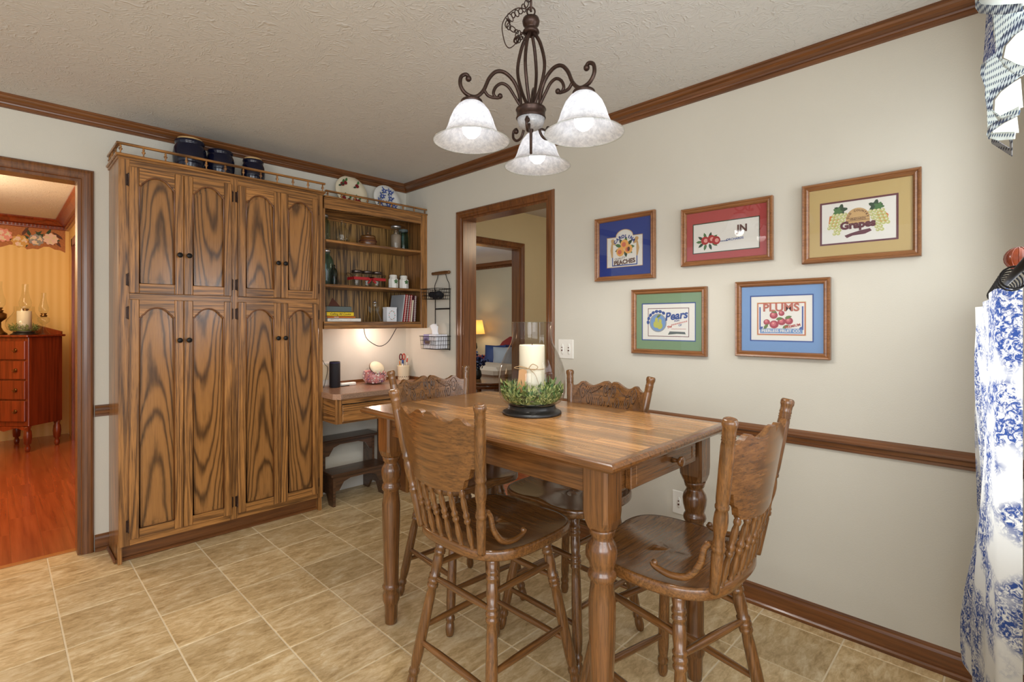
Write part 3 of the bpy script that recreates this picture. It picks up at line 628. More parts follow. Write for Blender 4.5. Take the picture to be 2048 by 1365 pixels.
# plates leaning on the wall on top of the shelf
def plate(label, x, r, cols, kind):
    zt = SZ1+.012; tilt = math.radians(14)
    t = thing('display_plate', label, 'plate', (x, 3.52, zt), 0, 'plates on top of the wall shelf'); t.rotation_euler = (PI/2-tilt, 0, 0)
    # local: XY = plate face plane, +Z toward viewer
    MB().lathe([(-.004, r*.55), (0, r*.6), (.010, r*.97), (.013, r), (.016, r*.99), (.010, r*.66), (.006, r*.55), (.005, .0001)], 40, M=Matrix.Translation((0, r, 0))).build('dish', 'c_cream' if kind == 'cherry' else 'c_paper', t)
    d = MB(); O, U, V, Nn = (0, r, 0), (1, 0, 0), (0, 1, 0), (0, 0, 1)
    def q(p, h, c): flat(d, p, O, U, V, Nn, h, c)
    if kind == 'cherry':
        for (cx, cy) in ((-.07, .05), (-.045, .065), (.05, .055), (.02, -.06), (.05, -.07), (-.07, -.06), (-.03, -.075)):
            h = .0165+.00002*len(d.f); q(disc(cx, cy, .016, 14), h, 'c_cherryred'); q(leafp(cx+.012, cy+.028, .035, .016, 1.2), h+.001, 'c_green'); q(leafp(cx-.02, cy-.014, .03, .014, .4), h+.001, 'c_darkgreen'); q(leafp(cx, cy+.018, .05, .003, .9), h+.0005, 'c_inkbrown')
    else:
        for (cx, cy) in ((-.045, .02), (.03, .01), (-.02, .07), (.035, .065), (-.07, -.03), (.0, -.045), (.05, -.055), (-.045, -.075)):
            h = .0165; q(flower(cx, cy, .02, 20, 5, .3, cx*50), h, 'c_plateblue'); q(disc(cx, cy, .006, 8), h+.0005, 'c_paper')
            for a in (0.4, 2.0, 3.9): q(leafp(cx+.028*math.cos(a), cy+.028*math.sin(a), .024, .01, a), h+.0002, 'c_plateblue' if a < 3 else 'c_greyblue')
    d.build('decoration', None, t); return t
plate('cream plate painted with red cherries, on top of the shelf', 1.875, .128, None, 'cherry')
plate('white plate painted with blue flowers, on top of the shelf', 2.182, .122, None, 'blue')
# glass jars and shelf things
def jar(name, label, x, y, z, r, h, mat, lid=None, fill=None, neck=.62, group=None, rib=False, lidr=None):
    t = thing(name, label, 'jar', (x, y, z), 0, group)
    nr = r*neck; pr = [(0, r*.85), (.004, r*.95), (.012, r), (h*.62, r), (h*.72, r*.93), (h*.80, (r+nr)/2), (h*.86, nr), (h*.92, nr), (h*.93, nr*1.08), (h*.945, nr), (h, nr)]
    MB().lathe(pr, 24).build('glass_body', mat, t)
    if fill: MB().lathe([(.005, r*.88), (h*.60, r*.9), (h*.66, r*.7), (h*.67, .0001)], 16).build('contents', fill, t)
    if lid:
        lr = nr*1.14; MB().lathe([(h-.016, lr), (h+.002, lr), (h+.004, lr*.94), (h+.0045, .0001)], 20).build('lid', lid, t)
    return t
YS = 3.44
jar('glass_jar', 'tall green glass jar with zinc lid, leftmost on the top shelf', 1.607, YS, 1.824, .047, .19, 'glass_green', 'c_chrome')
t = thing('glass_jug', 'clear round glass jug with small ring handle on the top shelf', 'jug', (1.748, YS, 1.824))
MB().lathe([(0, .042), (.005, .05), (.03, .054), (.075, .054), (.1, .046), (.12, .028), (.135, .014), (.16, .012), (.163, .016), (.17, .016), (.172, .011)], 28).build('glass_body', 'glass_clear', t)
MB().tube([(.014+.014*math.sin(a), 0, .143+.016*math.cos(a)) for a in [i*PI/8 for i in range(9)]], .0035, 6).build('handle', 'glass_clear', t)
t = thing('wooden_canister', 'banded wooden butter mould with knob on the top shelf', 'canister', (1.955, YS, 1.824))
MB().lathe([(0, .058), (.004, .062), (.03, .064), (.058, .062), (.064, .056)], 28).build('body', 'trim_X', t); MB().lathe([(.062, .050), (.064, .057), (.08, .057), (.086, .05), (.088, .0001)], 24).build('lid', 'chair_X', t)
for zz in (.014, .044): MB().tube([(.0645*math.cos(a), .0645*math.sin(a), zz) for a in [i*PI/14 for i in range(28)]], .0035, 6, closed=True).build('band', 'c_inkbrown', t)
MB().lathe([(.086, .005), (.098, .005), (.104, .010), (.112, .009), (.116, .0001)], 12).build('knob', 'chair_X', t)
jar('glass_jar', 'clear jar of potpourri with pale lid, on the top shelf', 2.192, YS-.01, 1.824, .043, .188, 'glass_clear', 'c_chrome', 'c_sofadark', neck=.8)
jar('glass_jar', 'teal glass canning jar, rightmost on the top shelf', 2.285, YS+.03, 1.824, .042, .175, 'glass_teal', 'c_greyblue', neck=.8)
jar('glass_jar', 'large aqua bottle jar with zinc lid, leftmost on the middle shelf', 1.628, YS, 1.520, .052, .248, 'glass_teal', 'c_chrome', neck=.5)
jar('glass_bottle', 'small dark glass bottle behind the large aqua jar', 1.705, YS+.04, 1.520, .026, .155, 'glass_dark', None, neck=.4)
# caddy of three mason jars with ribbon
MJ = thing('wire_caddy', 'wire caddy with a red ribbon bow on the middle shelf', 'caddy', (1.945, YS, 1.520))
m = MB()
for zz in (.004, .062): m.tube([(-.128, -.046, zz), (.128, -.046, zz), (.128, .046, zz), (-.128, .046, zz)], .0016, 5, closed=True)
for sx in (-1, 1):
    m.tube([(sx*(.128), -.03, .06), (sx*.14, -.03, .09), (sx*.155, -.012, .10), (sx*.155, .012, .10), (sx*.14, .03, .09), (sx*.128, .03, .06)], .0016, 5)
    for yy in (-.046, .046): m.tube([(sx*.128, yy, 0), (sx*.128, yy, .062)], .0016, 5)
m.build('wire_frame', 'metal_black', MJ)
m = MB(); m.box(-.132, .132, -.050, -.0485, .052, .073); m.box(-.132, -.1305, -.05, .048, .052, .073); m.build('ribbon', 'c_red', MJ)
m = MB(); bo_ = [(0, 0), (-.035, -.030), (-.022, -.036), (.0, -.008), (.03, -.034), (.045, -.026), (.004, .002), (.03, .014), (.028, -.008), (-.028, -.008), (-.03, .014)]
m.prism(bo_, (.01, -.0505, .062), (1, 0, 0), (0, 0, 1), (0, -1, 0), 0, .003); m.sphere((.01, -.054, .062), .007, 8); m.build('bow', 'c_red', MJ)
for i, (lb, xx) in enumerate((('left', -.084), ('middle', 0), ('right', .084))):
    jar('mason_jar', 'clear mason jar with dark lid, %s of three in the red-ribboned caddy' % lb, 1.945+xx, YS, 1.522, .038, .118, 'glass_clear', 'c_steel', neck=.86, group='mason jars in the wire caddy')
def shaker(label, x, y, motif=True):
    t = thing('milk_glass_jar', label, 'jar', (x, y, 1.520), 0, 'white shakers on the middle shelf')
    m = MB(); m.lathe([(0, .034), (.004, .038), (.070, .038), (.084, .028), (.088, .027)], 8, smooth=False); m.build('body', 'c_white', t)
    MB().lathe([(.088, .029), (.104, .029), (.108, .024), (.109, .0001)], 20).build('lid', 'c_paper', t)
    d = MB(); 
    for a in range(5): flat(d, leafp(.010*math.cos(a*1.257+1.57), .055+.010*math.sin(a*1.257+1.57), .018, .011, a*1.257+1.57), (0, -.0385, 0), (1, 0, 0), (0, 0, 1), (0, -1, 0), .0002+a*.0001, 'c_green')
    d.build('leaf_motif', None, t)
shaker('white milk glass shaker with green leaf, left of the pair', 2.155, YS-.03); shaker('white milk glass shaker with green leaf, right of the pair', 2.25, YS-.03)
jar('glass_jar', 'small dark green jar behind the right white shaker', 2.292, YS+.05, 1.520, .028, .118, 'c_darkgreen', None, neck=.8)
# bottom shelf: stacked books
BKZ = 1.264
def book(label, x0, x1, y0, y1, z0, z1, cover, group='cookbooks stacked flat on the bottom shelf', pages='c_paper', txt=None, tcol='c_black', ts=.016, marks=()):
    t = thing('book', label, 'book', ((x0+x1)/2, (y0+y1)/2, z0), 0, group)
    X, Y = (x1-x0)/2, (y1-y0)/2; h = z1-z0
    m = MB(); m.box(-X, X, -Y, Y, 0, .002).box(-X, X, -Y, Y, h-.002, h).box(-X, X, -Y, -Y+.002, 0, h); m.build('cover', cover, t)
    MB().box(-X+.003, X-.003, -Y+.003, Y-.003, .002, h-.002).build('pages', pages, t)
    for k_, (mc, a_, b_, zc_, hh_) in enumerate(marks):
        m = MB(); q_ = a_
        while q_ < b_: m.box(q_, q_+.0022, -Y-.0003, -Y, zc_-hh_, zc_+hh_*(.6+.4*rnd.random())); q_ += .0032+.002*rnd.random()
        m.build('spine_print', mc, t)
    if txt:
        m = MB(); put_text(m, txt, ts, (0, -Y, h/2), (1, 0, 0), (0, 0, 1), (0, -1, 0), .0, 0, .0006, None, bold=.0002, shear=.2); m.build('lettering', tcol, t)
    return t
book('white cookbook with small print, bottom of the flat stack', 1.60, 1.853, 3.36, 3.54, 1.264, 1.289, 'c_white', marks=(('c_inkbrown', -.105, -.045, .017, .0012), ('c_inkred', -.10, -.075, .017, .0014), ('c_inkbrown', -.11, -.02, .010, .0010), ('c_inkred', .02, .05, .012, .0008)))
book('thin orange cookbook, second from bottom of the flat stack', 1.60, 1.812, 3.365, 3.54, 1.289, 1.303, 'c_orange', marks=(('c_paper', -.055, -.022, .007, .0032),))
book('yellow cookbook lettered Calling All Cooks in the flat stack', 1.60, 1.802, 3.37, 3.54, 1.303, 1.333, 'c_yellow', txt='Calling All Cooks', ts=.022)
book('thick grey book on top of the flat stack', 1.60, 1.785, 3.37, 3.53, 1.333, 1.372, 'c_greyblue')
o = MB().lathe([(0, .048), (.006, .048), (.062, .0001)], 3, smooth=False, M=Matrix.Rotation(PI/2+.0, 4, 'Z')).build('triangle_ornament', 'c_inkbrown'); o.location = (1.675, 3.44, 1.373); tag(o, 'small brown pyramid ornament on the grey book', 'ornament')
t = thing('glass_angel', 'clear glass angel figurine with metal cap on bottom shelf', 'figurine', (1.995, YS-.03, BKZ))
MB().lathe([(0, .054), (.006, .056), (.03, .044), (.06, .030), (.085, .022), (.10, .020), (.108, .016), (.118, .022), (.134, .021), (.146, .012)], 10, smooth=False).build('body', 'glass_clear', t)
MB().lathe([(.140, .016), (.148, .015), (.153, .008), (.158, .006), (.163, .0001)], 14).build('cap', 'c_chrome', t)
for sx in (-1, 1): MB().prism([(0, 0), (.034, .018), (.030, -.02), (.012, -.035)], (sx*.014, .012, .1), (sx, 0, 0), (0, 0, 1), (0, 1, 0), 0, .004).build('wing', 'glass_clear', t)
t = thing('recipe_tin', 'white tin box with floral oval beside the binders', 'tin', (2.125, YS-.03, BKZ))
MB().box(-.043, .043, -.03, .03, 0, .10, bev=.002).build('box', 'c_tissue', t); MB().box(-.0445, .0445, -.0315, .0315, .1, .112, bev=.002).build('lid', 'c_tissue', t)
d = MB()
for i in range(14):
    a = i*2*PI/14; flat(d, flower(.026*math.cos(a), .05+.033*math.sin(a), .004, 10, 5, .2), (0, -.03, 0), (1, 0, 0), (0, 0, 1), (0, -1, 0), .0004, 'c_pink' if i % 2 else 'c_green')
d.build('decoration', None, t)
def standing(label, x, w, h, cover, lean, spiral_=False, group='binders and notebooks on the bottom shelf'):
    t = thing('notebook', label, 'notebook', (x, 3.43, BKZ), 0, group); t.rotation_euler = (0, lean, 0)
    MB().box(0, w, -.09, .09, 0, h, bev=.001).build('cover', cover, t); MB().box(w*.38, w*.62, -.0905, -.088, .003, h-.003).build('pages', 'c_paper', t)
    if spiral_:
        m = MB()
        for i in range(14): m.tube([(w/2+(w/2+.001)*math.cos(a), -.092+.004*math.sin(a), .012+i*(h-.024)/13) for a in [k*PI/3 for k in range(6)]], .0009, 4, closed=True)
        m.build('spiral_binding', 'c_paper', t)
standing('grey ring binder leaning against red notebooks', 2.180, .012, .212, 'c_cushgrey', .14)
standing('red spiral notebook next to the grey binder', 2.200, .018, .214, 'c_red', .13, True)
standing('dark red spiral notebook, second of the leaning row', 2.224, .016, .212, 'c_darkred', .12, True)
standing('red spotted notebook in the middle of the leaning row', 2.246, .016, .212, 'c_red', .11, True)
standing('short cream notebook in the leaning row', 2.269, .012, .172, 'c_cream', .10)
standing('maroon notebook at the right end of the row', 2.292, .022, .208, 'c_burgundy', .06, True)
# cord below the shelf + under-shelf light
CORD_ = MB().tube(spline([(1.955, 3.50, 1.214), (1.965, 3.49, 1.15), (2.0, 3.47, 1.105), (2.075, 3.47, 1.075), (2.15, 3.47, 1.11), (2.235, 3.49, 1.214)], 8), .0028, 6)
t = thing('under_shelf_light', 'small dark fixture fixed beneath the wall shelf', 'light', (2.05, 3.42, 1.220)); MB().box(-.12, .12, -.03, .03, .004, .024, bev=.003).build('housing', 'metal_black', t); CORD_.build('cord', 'metal_black', t, org=(2.05, 3.42, 1.220))
MB().box(-.10, .10, -.02, .02, .001, .004).build('lens', 'c_paper', t)
point('shelf_lamp', (2.0, 3.42, 1.195), 3.4, (1, .76, .63), .03)
# ------------------------------------------------------------------ desk
KZ = .797; KO = (1.95, 3.32, 0)
dk = thing('built_in_desk', 'built-in oak desk with speckled brown laminate top beside the pantry', 'desk', KO)
KX0, KY = 1.527, 3.085
top = [(KX0+.002, YL-.001), (KX0+.002, 3.262), (KX0-.016, 3.262), (KX0-.016, 3.10), (KX0+.02, 3.058), (XR-.002, 3.058), (XR-.002, YL-.001)]
B('desktop', MB().prism(top, (0, 0, 0), (1, 0, 0), (0, 1, 0), (0, 0, 1), KZ-.036, KZ), 'counter_top', dk, KO)
B('edge_band', MB().box(KX0+.02, XR-.003, 3.05, 3.0585, KZ-.034, KZ-.003, bev=.004), 'counter_edge', dk, KO)
B('backsplash', bx(KX0, XR-.002, YL-.012, YL-.001, KZ, KZ+.022, bev=.002).box(XR-.012, XR-.002, 3.10, YL-.012, KZ, KZ+.022, bev=.002), 'trim_X', dk, KO)
B('side_panel', bx(KX0, KX0+.018, KY+.018, YL-.002, .60, KZ-.036), 'oak_Y', dk, KO)
B('frame_stile', bx(KX0, KX0+.04, KY, KY+.018, .60, KZ-.036, bev=.001), 'oak_Z', dk, KO)
B('frame_rail', bx(KX0+.04, XR-.003, KY, KY+.018, KZ-.07, KZ-.036, bev=.001), 'oak_X', dk, KO)
B('frame_rail', bx(KX0+.04, XR-.003, KY, KY+.018, .60, .612, bev=.001), 'oak_X', dk, KO)
dw = B('drawer', bx(KX0+.036, 2.10, KY-.018, KY-.0005, .610, .722, bev=.004), 'oak_X', dk, KO)
B('knob', MB().lathe([(0, .006), (.4, .006), (.6, .0125), (.9, .013), (1, .0001)], 14, a=(1.84, KY-.018, .665), b=(1.84, KY-.042, .665)), 'metal_black', dw, KO)
B('bottom_panel', bx(KX0+.018, 2.12, KY+.018, YL-.002, .600, .608), 'oak_X', dk, KO)
B('pedestal_side', bx(2.12, 2.138, KY+.10, YL-.002, 0, .6), 'trim_Z', dk, KO)
B('pedestal_front', bx(2.12, XR-.003, KY+.085, KY+.10, 0, .6), 'oak_Z', dk, KO)
# desk things
t = thing('smart_speaker', 'black cylindrical speaker on the desk beside the pantry', 'speaker', (1.683, 3.42, KZ)); MB().lathe([(0, .034), (.003, .037), (.178, .037), (.184, .034), (.184, .022), (.181, .020)], 28).build('body', plain('fabric_black', (30, 28, 34), .7, bump=.4, bscale=900), t); MB().lathe([(.175, .0375), (.1765, .0375), (.178, .0372)], 28).build('light_ring', 'c_purple', t)
t = thing('wifi_router', 'white router box behind the black speaker', 'router', (1.640, 3.52, KZ)); MB().box(-.05, .05, -.03, .03, 0, .18, bev=.012).build('case', 'c_white', t); MB().box(-.03, .03, -.032, -.0295, .05, .16, bev=.001).build('front_panel', 'c_cream', t)
MB().tube(spline([(1.60, 3.44, 1.0), (1.625, 3.45, .96), (1.655, 3.47, .93), (1.64, 3.47, .85), (1.60, 3.42, KZ+.004)], 6), .0018, 5).build('cable', 'metal_black', t, org=(1.640, 3.52, KZ))
t = thing('power_adapter', 'flat white adapter with dark cable on the desk', 'adapter', (1.80, 3.46, KZ)); MB().box(-.062, .062, -.02, .02, 0, .022, bev=.006).build('case', 'c_white', t); MB().tube(spline([(-.062, 0, .012), (-.085, .0, .03), (-.095, -.02, .05), (-.10, -.03, .02), (-.07, -.03, .004), (0, -.028, .003)], 6), .003, 6).build('cable', 'metal_black', t)
t = thing('potpourri_jar', 'round glass jar of pink shells with cream woven lid on the desk', 'jar', (2.0, 3.42, KZ))
MB().lathe([(0, .05), (.006, .06), (.03, .084), (.06, .092), (.085, .088), (.105, .07), (.118, .055)], 32).build('glass_body', 'glass_clear', t)
m = MB()
for i in range(230):
    a, zz = rnd.random()*2*PI, .012+rnd.random()*.088; rr = interp([(0, .05), (.03, .078), (.06, .086), (.1, .07)], zz)*(1 if rnd.random() < .8 else .7)
    c = Vector((rr*math.cos(a), rr*math.sin(a), zz)); q = Euler((rnd.random()*6, rnd.random()*6, 0)).to_matrix().to_4x4()
    m.lathe([(-.001, .006), (.001, .009), (.003, .003)], 6, rnd.choice(('c_potp', 'c_potp2', 'c_potp3', 'c_potp3', 'c_pink')), Matrix.Translation(c) @ q)
m.lathe([(.006, .05), (.03, .072), (.06, .078), (.10, .06)], 20, 'c_potp')
o = m.build('shells', None, t); o['kind'] = 'stuff'
M = Matrix.Translation((0, -.03, .118)) @ Euler((.85, 0, 0)).to_matrix().to_4x4()
MB().lathe([(0, .056), (.008, .058), (.014, .05), (.02, .03), (.022, .0001)], 30, M=M).build('lid', 'c_cream', t); MB().tube([M @ Vector((.058*math.cos(a), .058*math.sin(a), .002)) for a in [i*PI/16 for i in range(32)]], .0035, 6, closed=True).build('lid_rim', 'c_inkbrown', t)
t = thing('pencil_cup', 'cream pierced ceramic cup in the desk corner', 'cup', (2.30, 3.49, KZ)); MB().lathe([(0, .043), (.003, .045), (.108, .047), (.112, .049), (.116, .047), (.116, .042), (.01, .040), (.008, .0001)], 28).build('body', 'c_cream', t)
m = MB()
for i in range(16):
    a = i*2*PI/16; m.sphere((.0455*math.cos(a), .0455*math.sin(a), .026), .004, 6)
    m.sphere((.0455*math.cos(a+.2), .0455*math.sin(a+.2), .016), .0022, 6)
m.build('piercing', 'c_inkbrown', t)
PC = (2.30, 3.49, KZ)
def pen(label, name, cat, dx, dy, lx, ly, h, mats, r=.004):
    a = Vector((2.30+dx, 3.49+dy, KZ+.012)); b = a+Vector((lx, ly, h)); t = thing(name, label, cat, a, 0, 'pens in the pencil cup' if name == 'pen' else None)
    MB().lathe([(0, r*.3), (.06, r), (.8, r)], 8, a=(0, 0, 0), b=(b-a)).build('barrel', mats[0], t); MB().lathe([(.8, r*1.1), (.98, r*1.1), (1, r*.6)], 8, a=(0, 0, 0), b=(b-a)).build('cap', mats[1], t)
pen('white pen with blue cap, in the pencil cup', 'pen', 'pen', -.01, -.01, -.012, -.01, .15, ('c_paper', 'c_inkblue'), .005)
pen('yellow pencil leaning left in the pencil cup', 'pen', 'pen', -.02, 0, -.016, 0, .14, ('c_yellow', 'c_orange'))
pen('red and white pen leaning right in the cup', 'pen', 'pen', .0, -.01, .032, 0, .16, ('c_paper', 'c_inkred'))
pen('orange pen at the right of the pencil cup', 'pen', 'pen', .01, .0, .034, .0, .18, ('c_orange', 'c_paper'))
pen('thick blue marker in the pencil cup', 'pen', 'pen', .005, .015, .004, .004, .145, ('c_inkblue', 'c_inkblue'), .006)
t = thing('scissors', 'red-handled scissors standing in the pencil cup', 'scissors', (2.29, 3.49, KZ+.012)); MB().box(-.006, .006, -.001, .001, 0, .14).build('blade', 'c_chrome', t)
for sx, mm in ((-.014, 'c_darkred'), (.014, 'c_inkred')): MB().tube([(sx+.012*math.cos(a), 0, .172+.024*math.sin(a)) for a in [i*PI/8 for i in range(16)]], .0045, 6, closed=True).build('handle', mm, t)
# wire rack with baskets on the right wall
RK = (2.385, 3.08, 1.05); rk = thing('wall_basket_rack', 'black wire two-basket rack with wooden handle on the wall', 'rack', RK)
def R_(name, mb, mat): return mb.build(name, mat, rk, org=RK)
ya, yb_ = 2.99, 3.17; xw = 2.378
m = MB()
for yy in (ya, yb_): m.tube([(xw, yy, 1.05), (xw, yy, 1.515)], .0032, 6)
for zz in (1.36, 1.365): m.tube([(xw, ya, zz), (xw, yb_, zz)], .003, 6)
m.tube([(xw, ya, 1.055), (xw, yb_, 1.055)], .003, 6)
R_('back_frame', m, 'metal_black')
def wire_basket(z0, z1, depth, ya, yb, nh):
    m = MB(); xf = xw-depth
    m.tube([(xw, ya-.01, z1), (xf-.01, ya-.01, z1), (xf-.01, yb+.01, z1), (xw, yb+.01, z1)], .0026, 6, closed=True)
    for k in range(nh):
        zz = z0+(z1-z0)*k/nh; s_ = .01*(k/nh); m.tube([(xw, ya-s_, zz), (xf-s_, ya-s_, zz), (xf-s_, yb+s_, zz), (xw, yb+s_, zz)], .0015, 5, closed=True)
    n = 9
    for i in range(n+1):
        yy = ya+(yb-ya)*i/n; m.tube([(xw, yy, z0), (xf, yy, z0), (xf-.01, yy, z1)], .0014, 5)
    for i in range(1, 6):
        xx = xw-depth*i/6
        for yy, s_ in ((ya, -1), (yb, 1)): m.tube([(xx, yy, z0), (xx, yy+s_*.01, z1)], .0014, 5)
    return m
R_('upper_basket', wire_basket(1.435, 1.51, .12, ya, yb_, 3), 'metal_black'); R_('lower_basket', wire_basket(1.06, 1.155, .13, ya, yb_, 3), 'metal_black')
m = MB(); m.tube(spline([(xw-.005, ya, 1.512), (xw-.005, ya+.004, 1.55), (xw-.005, ya+.03, 1.59), (xw-.005, ya+.045, 1.63)], 6), .0026, 6); m.tube(spline([(xw-.005, yb_, 1.512), (xw-.005, yb_-.004, 1.55), (xw-.005, yb_-.03, 1.59), (xw-.005, yb_-.045, 1.63)], 6), .0026, 6); R_('handle_wire', m, 'metal_black')
R_('handle_grip', MB().lathe([(0, .009), (.03, .013), (.12, .012), (.2, .014), (.5, .0145), (.8, .014), (.88, .012), (.97, .013), (1, .009)], 14, a=(xw-.006, ya-.005, 1.636), b=(xw-.006, yb_+.03, 1.636)), 'chair_Y')
R_('label_plate', MB().box(xw-.146, xw-.143, 3.045, 3.105, 1.10, 1.125, bev=.002), 'metal_bronze')
t = thing('dark_cloth_bundle', 'black folded cloth bundle in the upper wire basket', 'cloth', (2.318, 3.08, 1.437))
m = MB()
for i in range(8): m.sphere((rnd.uniform(-.025, .025), -.06+i*.017, .024+rnd.uniform(0, .012)), .024, 10, None, 1.2, .8, 1)
m.build('folds', plain('cloth_black', (26, 26, 32), .9, bump=.4), t)
t = thing('tissue_box', 'white patterned tissue box in the lower wire basket', 'tissue box', (2.312, 3.08, 1.064)); MB().box(-.052, .052, -.078, .078, 0, .105, bev=.001).build('carton', plain('tissue_pattern', (232, 234, 242), .7, noise=.12, nscale=120), t)
MB().box(-.0528, -.052, .01, .078, .03, .105).box(-.03, .052, .02, .078, .1052, .1056).build('printed_label', 'c_lilac', t); MB().box(-.0534, -.0528, .025, .07, .04, .075).build('label_band', 'c_purple', t)
m = MB(); pr = [(0, .0), (.03, .035), (.052, .05), (.07, .045)]
n = 16
for k, (z, rr, tw) in enumerate(((0, .03, 0), (.025, .026, .3), (.05, .034, .6), (.068, .04, .9))):
    for i in range(n):
        a = 2*PI*i/n; q = rr*(1+.35*math.sin(3*a+tw)); m.v.append((q*.5*math.cos(a), q*math.sin(a)+z*.2, .105+z+(.012*math.sin(2*a+1) if k == 3 else 0)))
for k in range(3):
    for i in range(n): m.face([k*n+i, k*n+(i+1) % n, (k+1)*n+(i+1) % n, (k+1)*n+i], None, True)
m.build('tissue', 'c_tissue', t)
# step stool
t = thing('step_stool', 'dark wooden two-step stool tucked under the desk', 'stool', (1.80, 3.4, 0)); ST = (1.80, 3.4, 0)
def s_(name, mb, mat='stool_X'): return mb.build(name, mat, t, org=ST)
for x in (1.60, 1.985): s_('side', MB().prism([(3.275, 0), (3.275, .205), (3.43, .205), (3.43, .41), (3.565, .41), (3.565, 0), (3.50, 0), (3.45, .07), (3.38, .07), (3.34, 0)], (0, 0, 0), (0, 1, 0), (0, 0, 1), (1, 0, 0), x, x+.018), 'stool_X')
s_('tread', bx(1.585, 2.018, 3.262, 3.445, .205, .224, bev=.004)); s_('tread', bx(1.57, 2.03, 3.40, 3.575, .41, .428, bev=.004))
def brace(y, zt):
    return MB().prism([(1.618, zt), (1.985, zt), (1.985, zt-.10), (1.965, zt-.10), (1.93, zt-.045), (1.87, zt-.028), (1.73, zt-.028), (1.68, zt-.045), (1.645, zt-.10), (1.618, zt-.10)], (0, y, 0), (1, 0, 0), (0, 0, 1), (0, 1, 0), 0, .014)
s_('apron', brace(3.278, .205)); s_('apron', brace(3.432, .41))
o = thing('wooden_box', 'small light wooden box on the floor by the desk pedestal', 'box', (2.20, 3.11, 0)); MB().box(-.06, .06, -.05, .04, 0, .20, bev=.004).build('body', 'oak_Z', o); MB().box(-.066, .066, -.056, .046, .2, .216, bev=.006).build('lid', 'chair_X', o)
# ------------------------------------------------------------------ wall plates
def plate_w(name, label, cat, y, z, w, h, toggles):
    t = thing(name, label, cat, (XR, y, z)); MB().box(-.006, 0, -w/2, w/2, -h/2, h/2, bev=.003).build('cover_plate', 'c_white', t)
    for yy, hh, k in toggles:
        MB().lathe([(0, .017), (.7, .016), (1, .012)], 16, a=(0, 0, 0), b=(-.004, 0, 0), M=Matrix.Translation((-.006, yy, 0)) @ Matrix.Diagonal((1, .62, hh, 1))).build(k, 'c_paper', t)
        MB().box(-.0125, -.0095, yy-.004, yy+.004, -.012, -.004).box(-.0125, -.0095, yy-.003, yy+.003, .006, .012).build('slot', 'c_inkbrown', t)
plate_w('light_switch', 'white double switch plate beside the hall doorway', 'switch', 1.893, 1.10, .114, .115, ((.025, 2.0, 'toggle'), (-.025, 2.0, 'toggle')))
plate_w('power_outlet', 'white outlet low on the wall behind the table leg', 'outlet', 1.175, .36, .072, .115, ((0, 1.6, 'socket'),))
# ------------------------------------------------------------------ framed pictures
FU, FV, FN = (0, -1, 0), (0, 0, 1), (-1, 0, 0)
def picture(label, yl, yr, z0, z1, mat, inner, ins, art, band=.004, arch=False, extra=None, fit=(1, 0, 0)):
    AS[:] = [fit[0], fit[1], fit[2], (ins[0]+ins[1])/2, (ins[2]+ins[3])/2]
    w, h = yl-yr, z1-z0; O = (XR-.004, (yl+yr)/2, (z0+z1)/2); t = thing('framed_picture', label, 'picture', O, 0, 'fruit label prints on the wall')
    L0 = (0, 0, 0); a, b = w/2, h/2
    MB().ringloft([(0, 0), (0, .020), (.004, .026), (.009, .024), (.012, .019), (.018, .021), (.023, .017), (.026, .010), (.026, .004)], -a, a, -b, b, L0, FU, FV, FN).build('frame', 'frame_wood', t)
    MB().box(-.003, 0, -a+.02, a-.02, -b+.02, b-.02).build('backing', 'c_'+inner, t)
    # mat board with opening
    m = MB(); u0, u1, v0, v1 = ins
    m.ringloft([(0, .005), ], -a, a, -b, b, L0, FU, FV, FN)
    m = MB(); A, Bq = a-.024, b-.024
    outer = [(-A, -Bq), (A, -Bq), (A, Bq), (-A, Bq)]
    if arch: hole = [(u0, v0), (u1, v0), (u1, v1)]+[((u0+u1)/2+.055*math.cos(q), v1+.038*math.sin(q)) for q in [i*PI/10 for i in range(11)]]+[(u0, v1)]
    else: hole = [(u0, v0), (u1, v0), (u1, v1), (u0, v1)]
    def board(hole, hgt, th, mt):
        mm = MB(); n = len(hole); P = lambda p, hh: Vector(FU)*p[0]+Vector(FV)*p[1]+Vector(FN)*hh
        # quad-strip from rectangle to hole by angle order
        if n == 4: ring = outer
        else:
            ring = []
            for p in hole:
                uu = (p[0]-(u0+u1)/2)/((u1-u0)/2); vv = (p[1]-(v0+v1)/2)/((v1-v0)/2); k = max(abs(uu), abs(vv)); ring.append((uu/k*A, vv/k*Bq))
        mm.v = [tuple(P(p, hgt)) for p in ring]+[tuple(P(p, hgt)) for p in hole]+[tuple(P(p, hgt-th)) for p in hole]
        for i in range(n):
            j = (i+1) % n; mm.face([i, j, n+j, n+i]); mm.face([n+i, n+j, 2*n+j, 2*n+i])
        return mm
    board(hole, .0075, .0015, mat).build('mat_board', 'c_'+mat, t)
    c0 = ((u0+u1)/2, (v0+v1)/2)
    if band:
        m = MB(); pts = hole; n = len(pts); P = lambda p, hh: Vector(FU)*p[0]+Vector(FV)*p[1]+Vector(FN)*hh
        inn = []
        for p in pts: inn.append((p[0]-math.copysign(band, p[0]-c0[0]) if abs(p[0]-c0[0]) > .001 else p[0], p[1]-math.copysign(band, p[1]-c0[1])))
        m.v = [tuple(P(p, .006)) for p in pts]+[tuple(P(p, .006)) for p in inn]
        for i in range(n): m.face([i, (i+1) % n, n+(i+1) % n, n+i])
        m.build('inner_mat', 'c_'+extra if extra else 'c_inkblue', t)
    pm = MB(); flat(pm, hole, L0, FU, FV, FN, .0045, None); pm.build('print', 'c_paper', t)
    d = MB(); tx = MB(); art(d, tx, L0, c0); d.build('artwork', None, t); tx.build('lettering', None, t)
    MB().box(-.0115, -.011, -a+.022, a-.022, -b+.022, b-.022).build('glass', 'glass_pane', t)
    return t
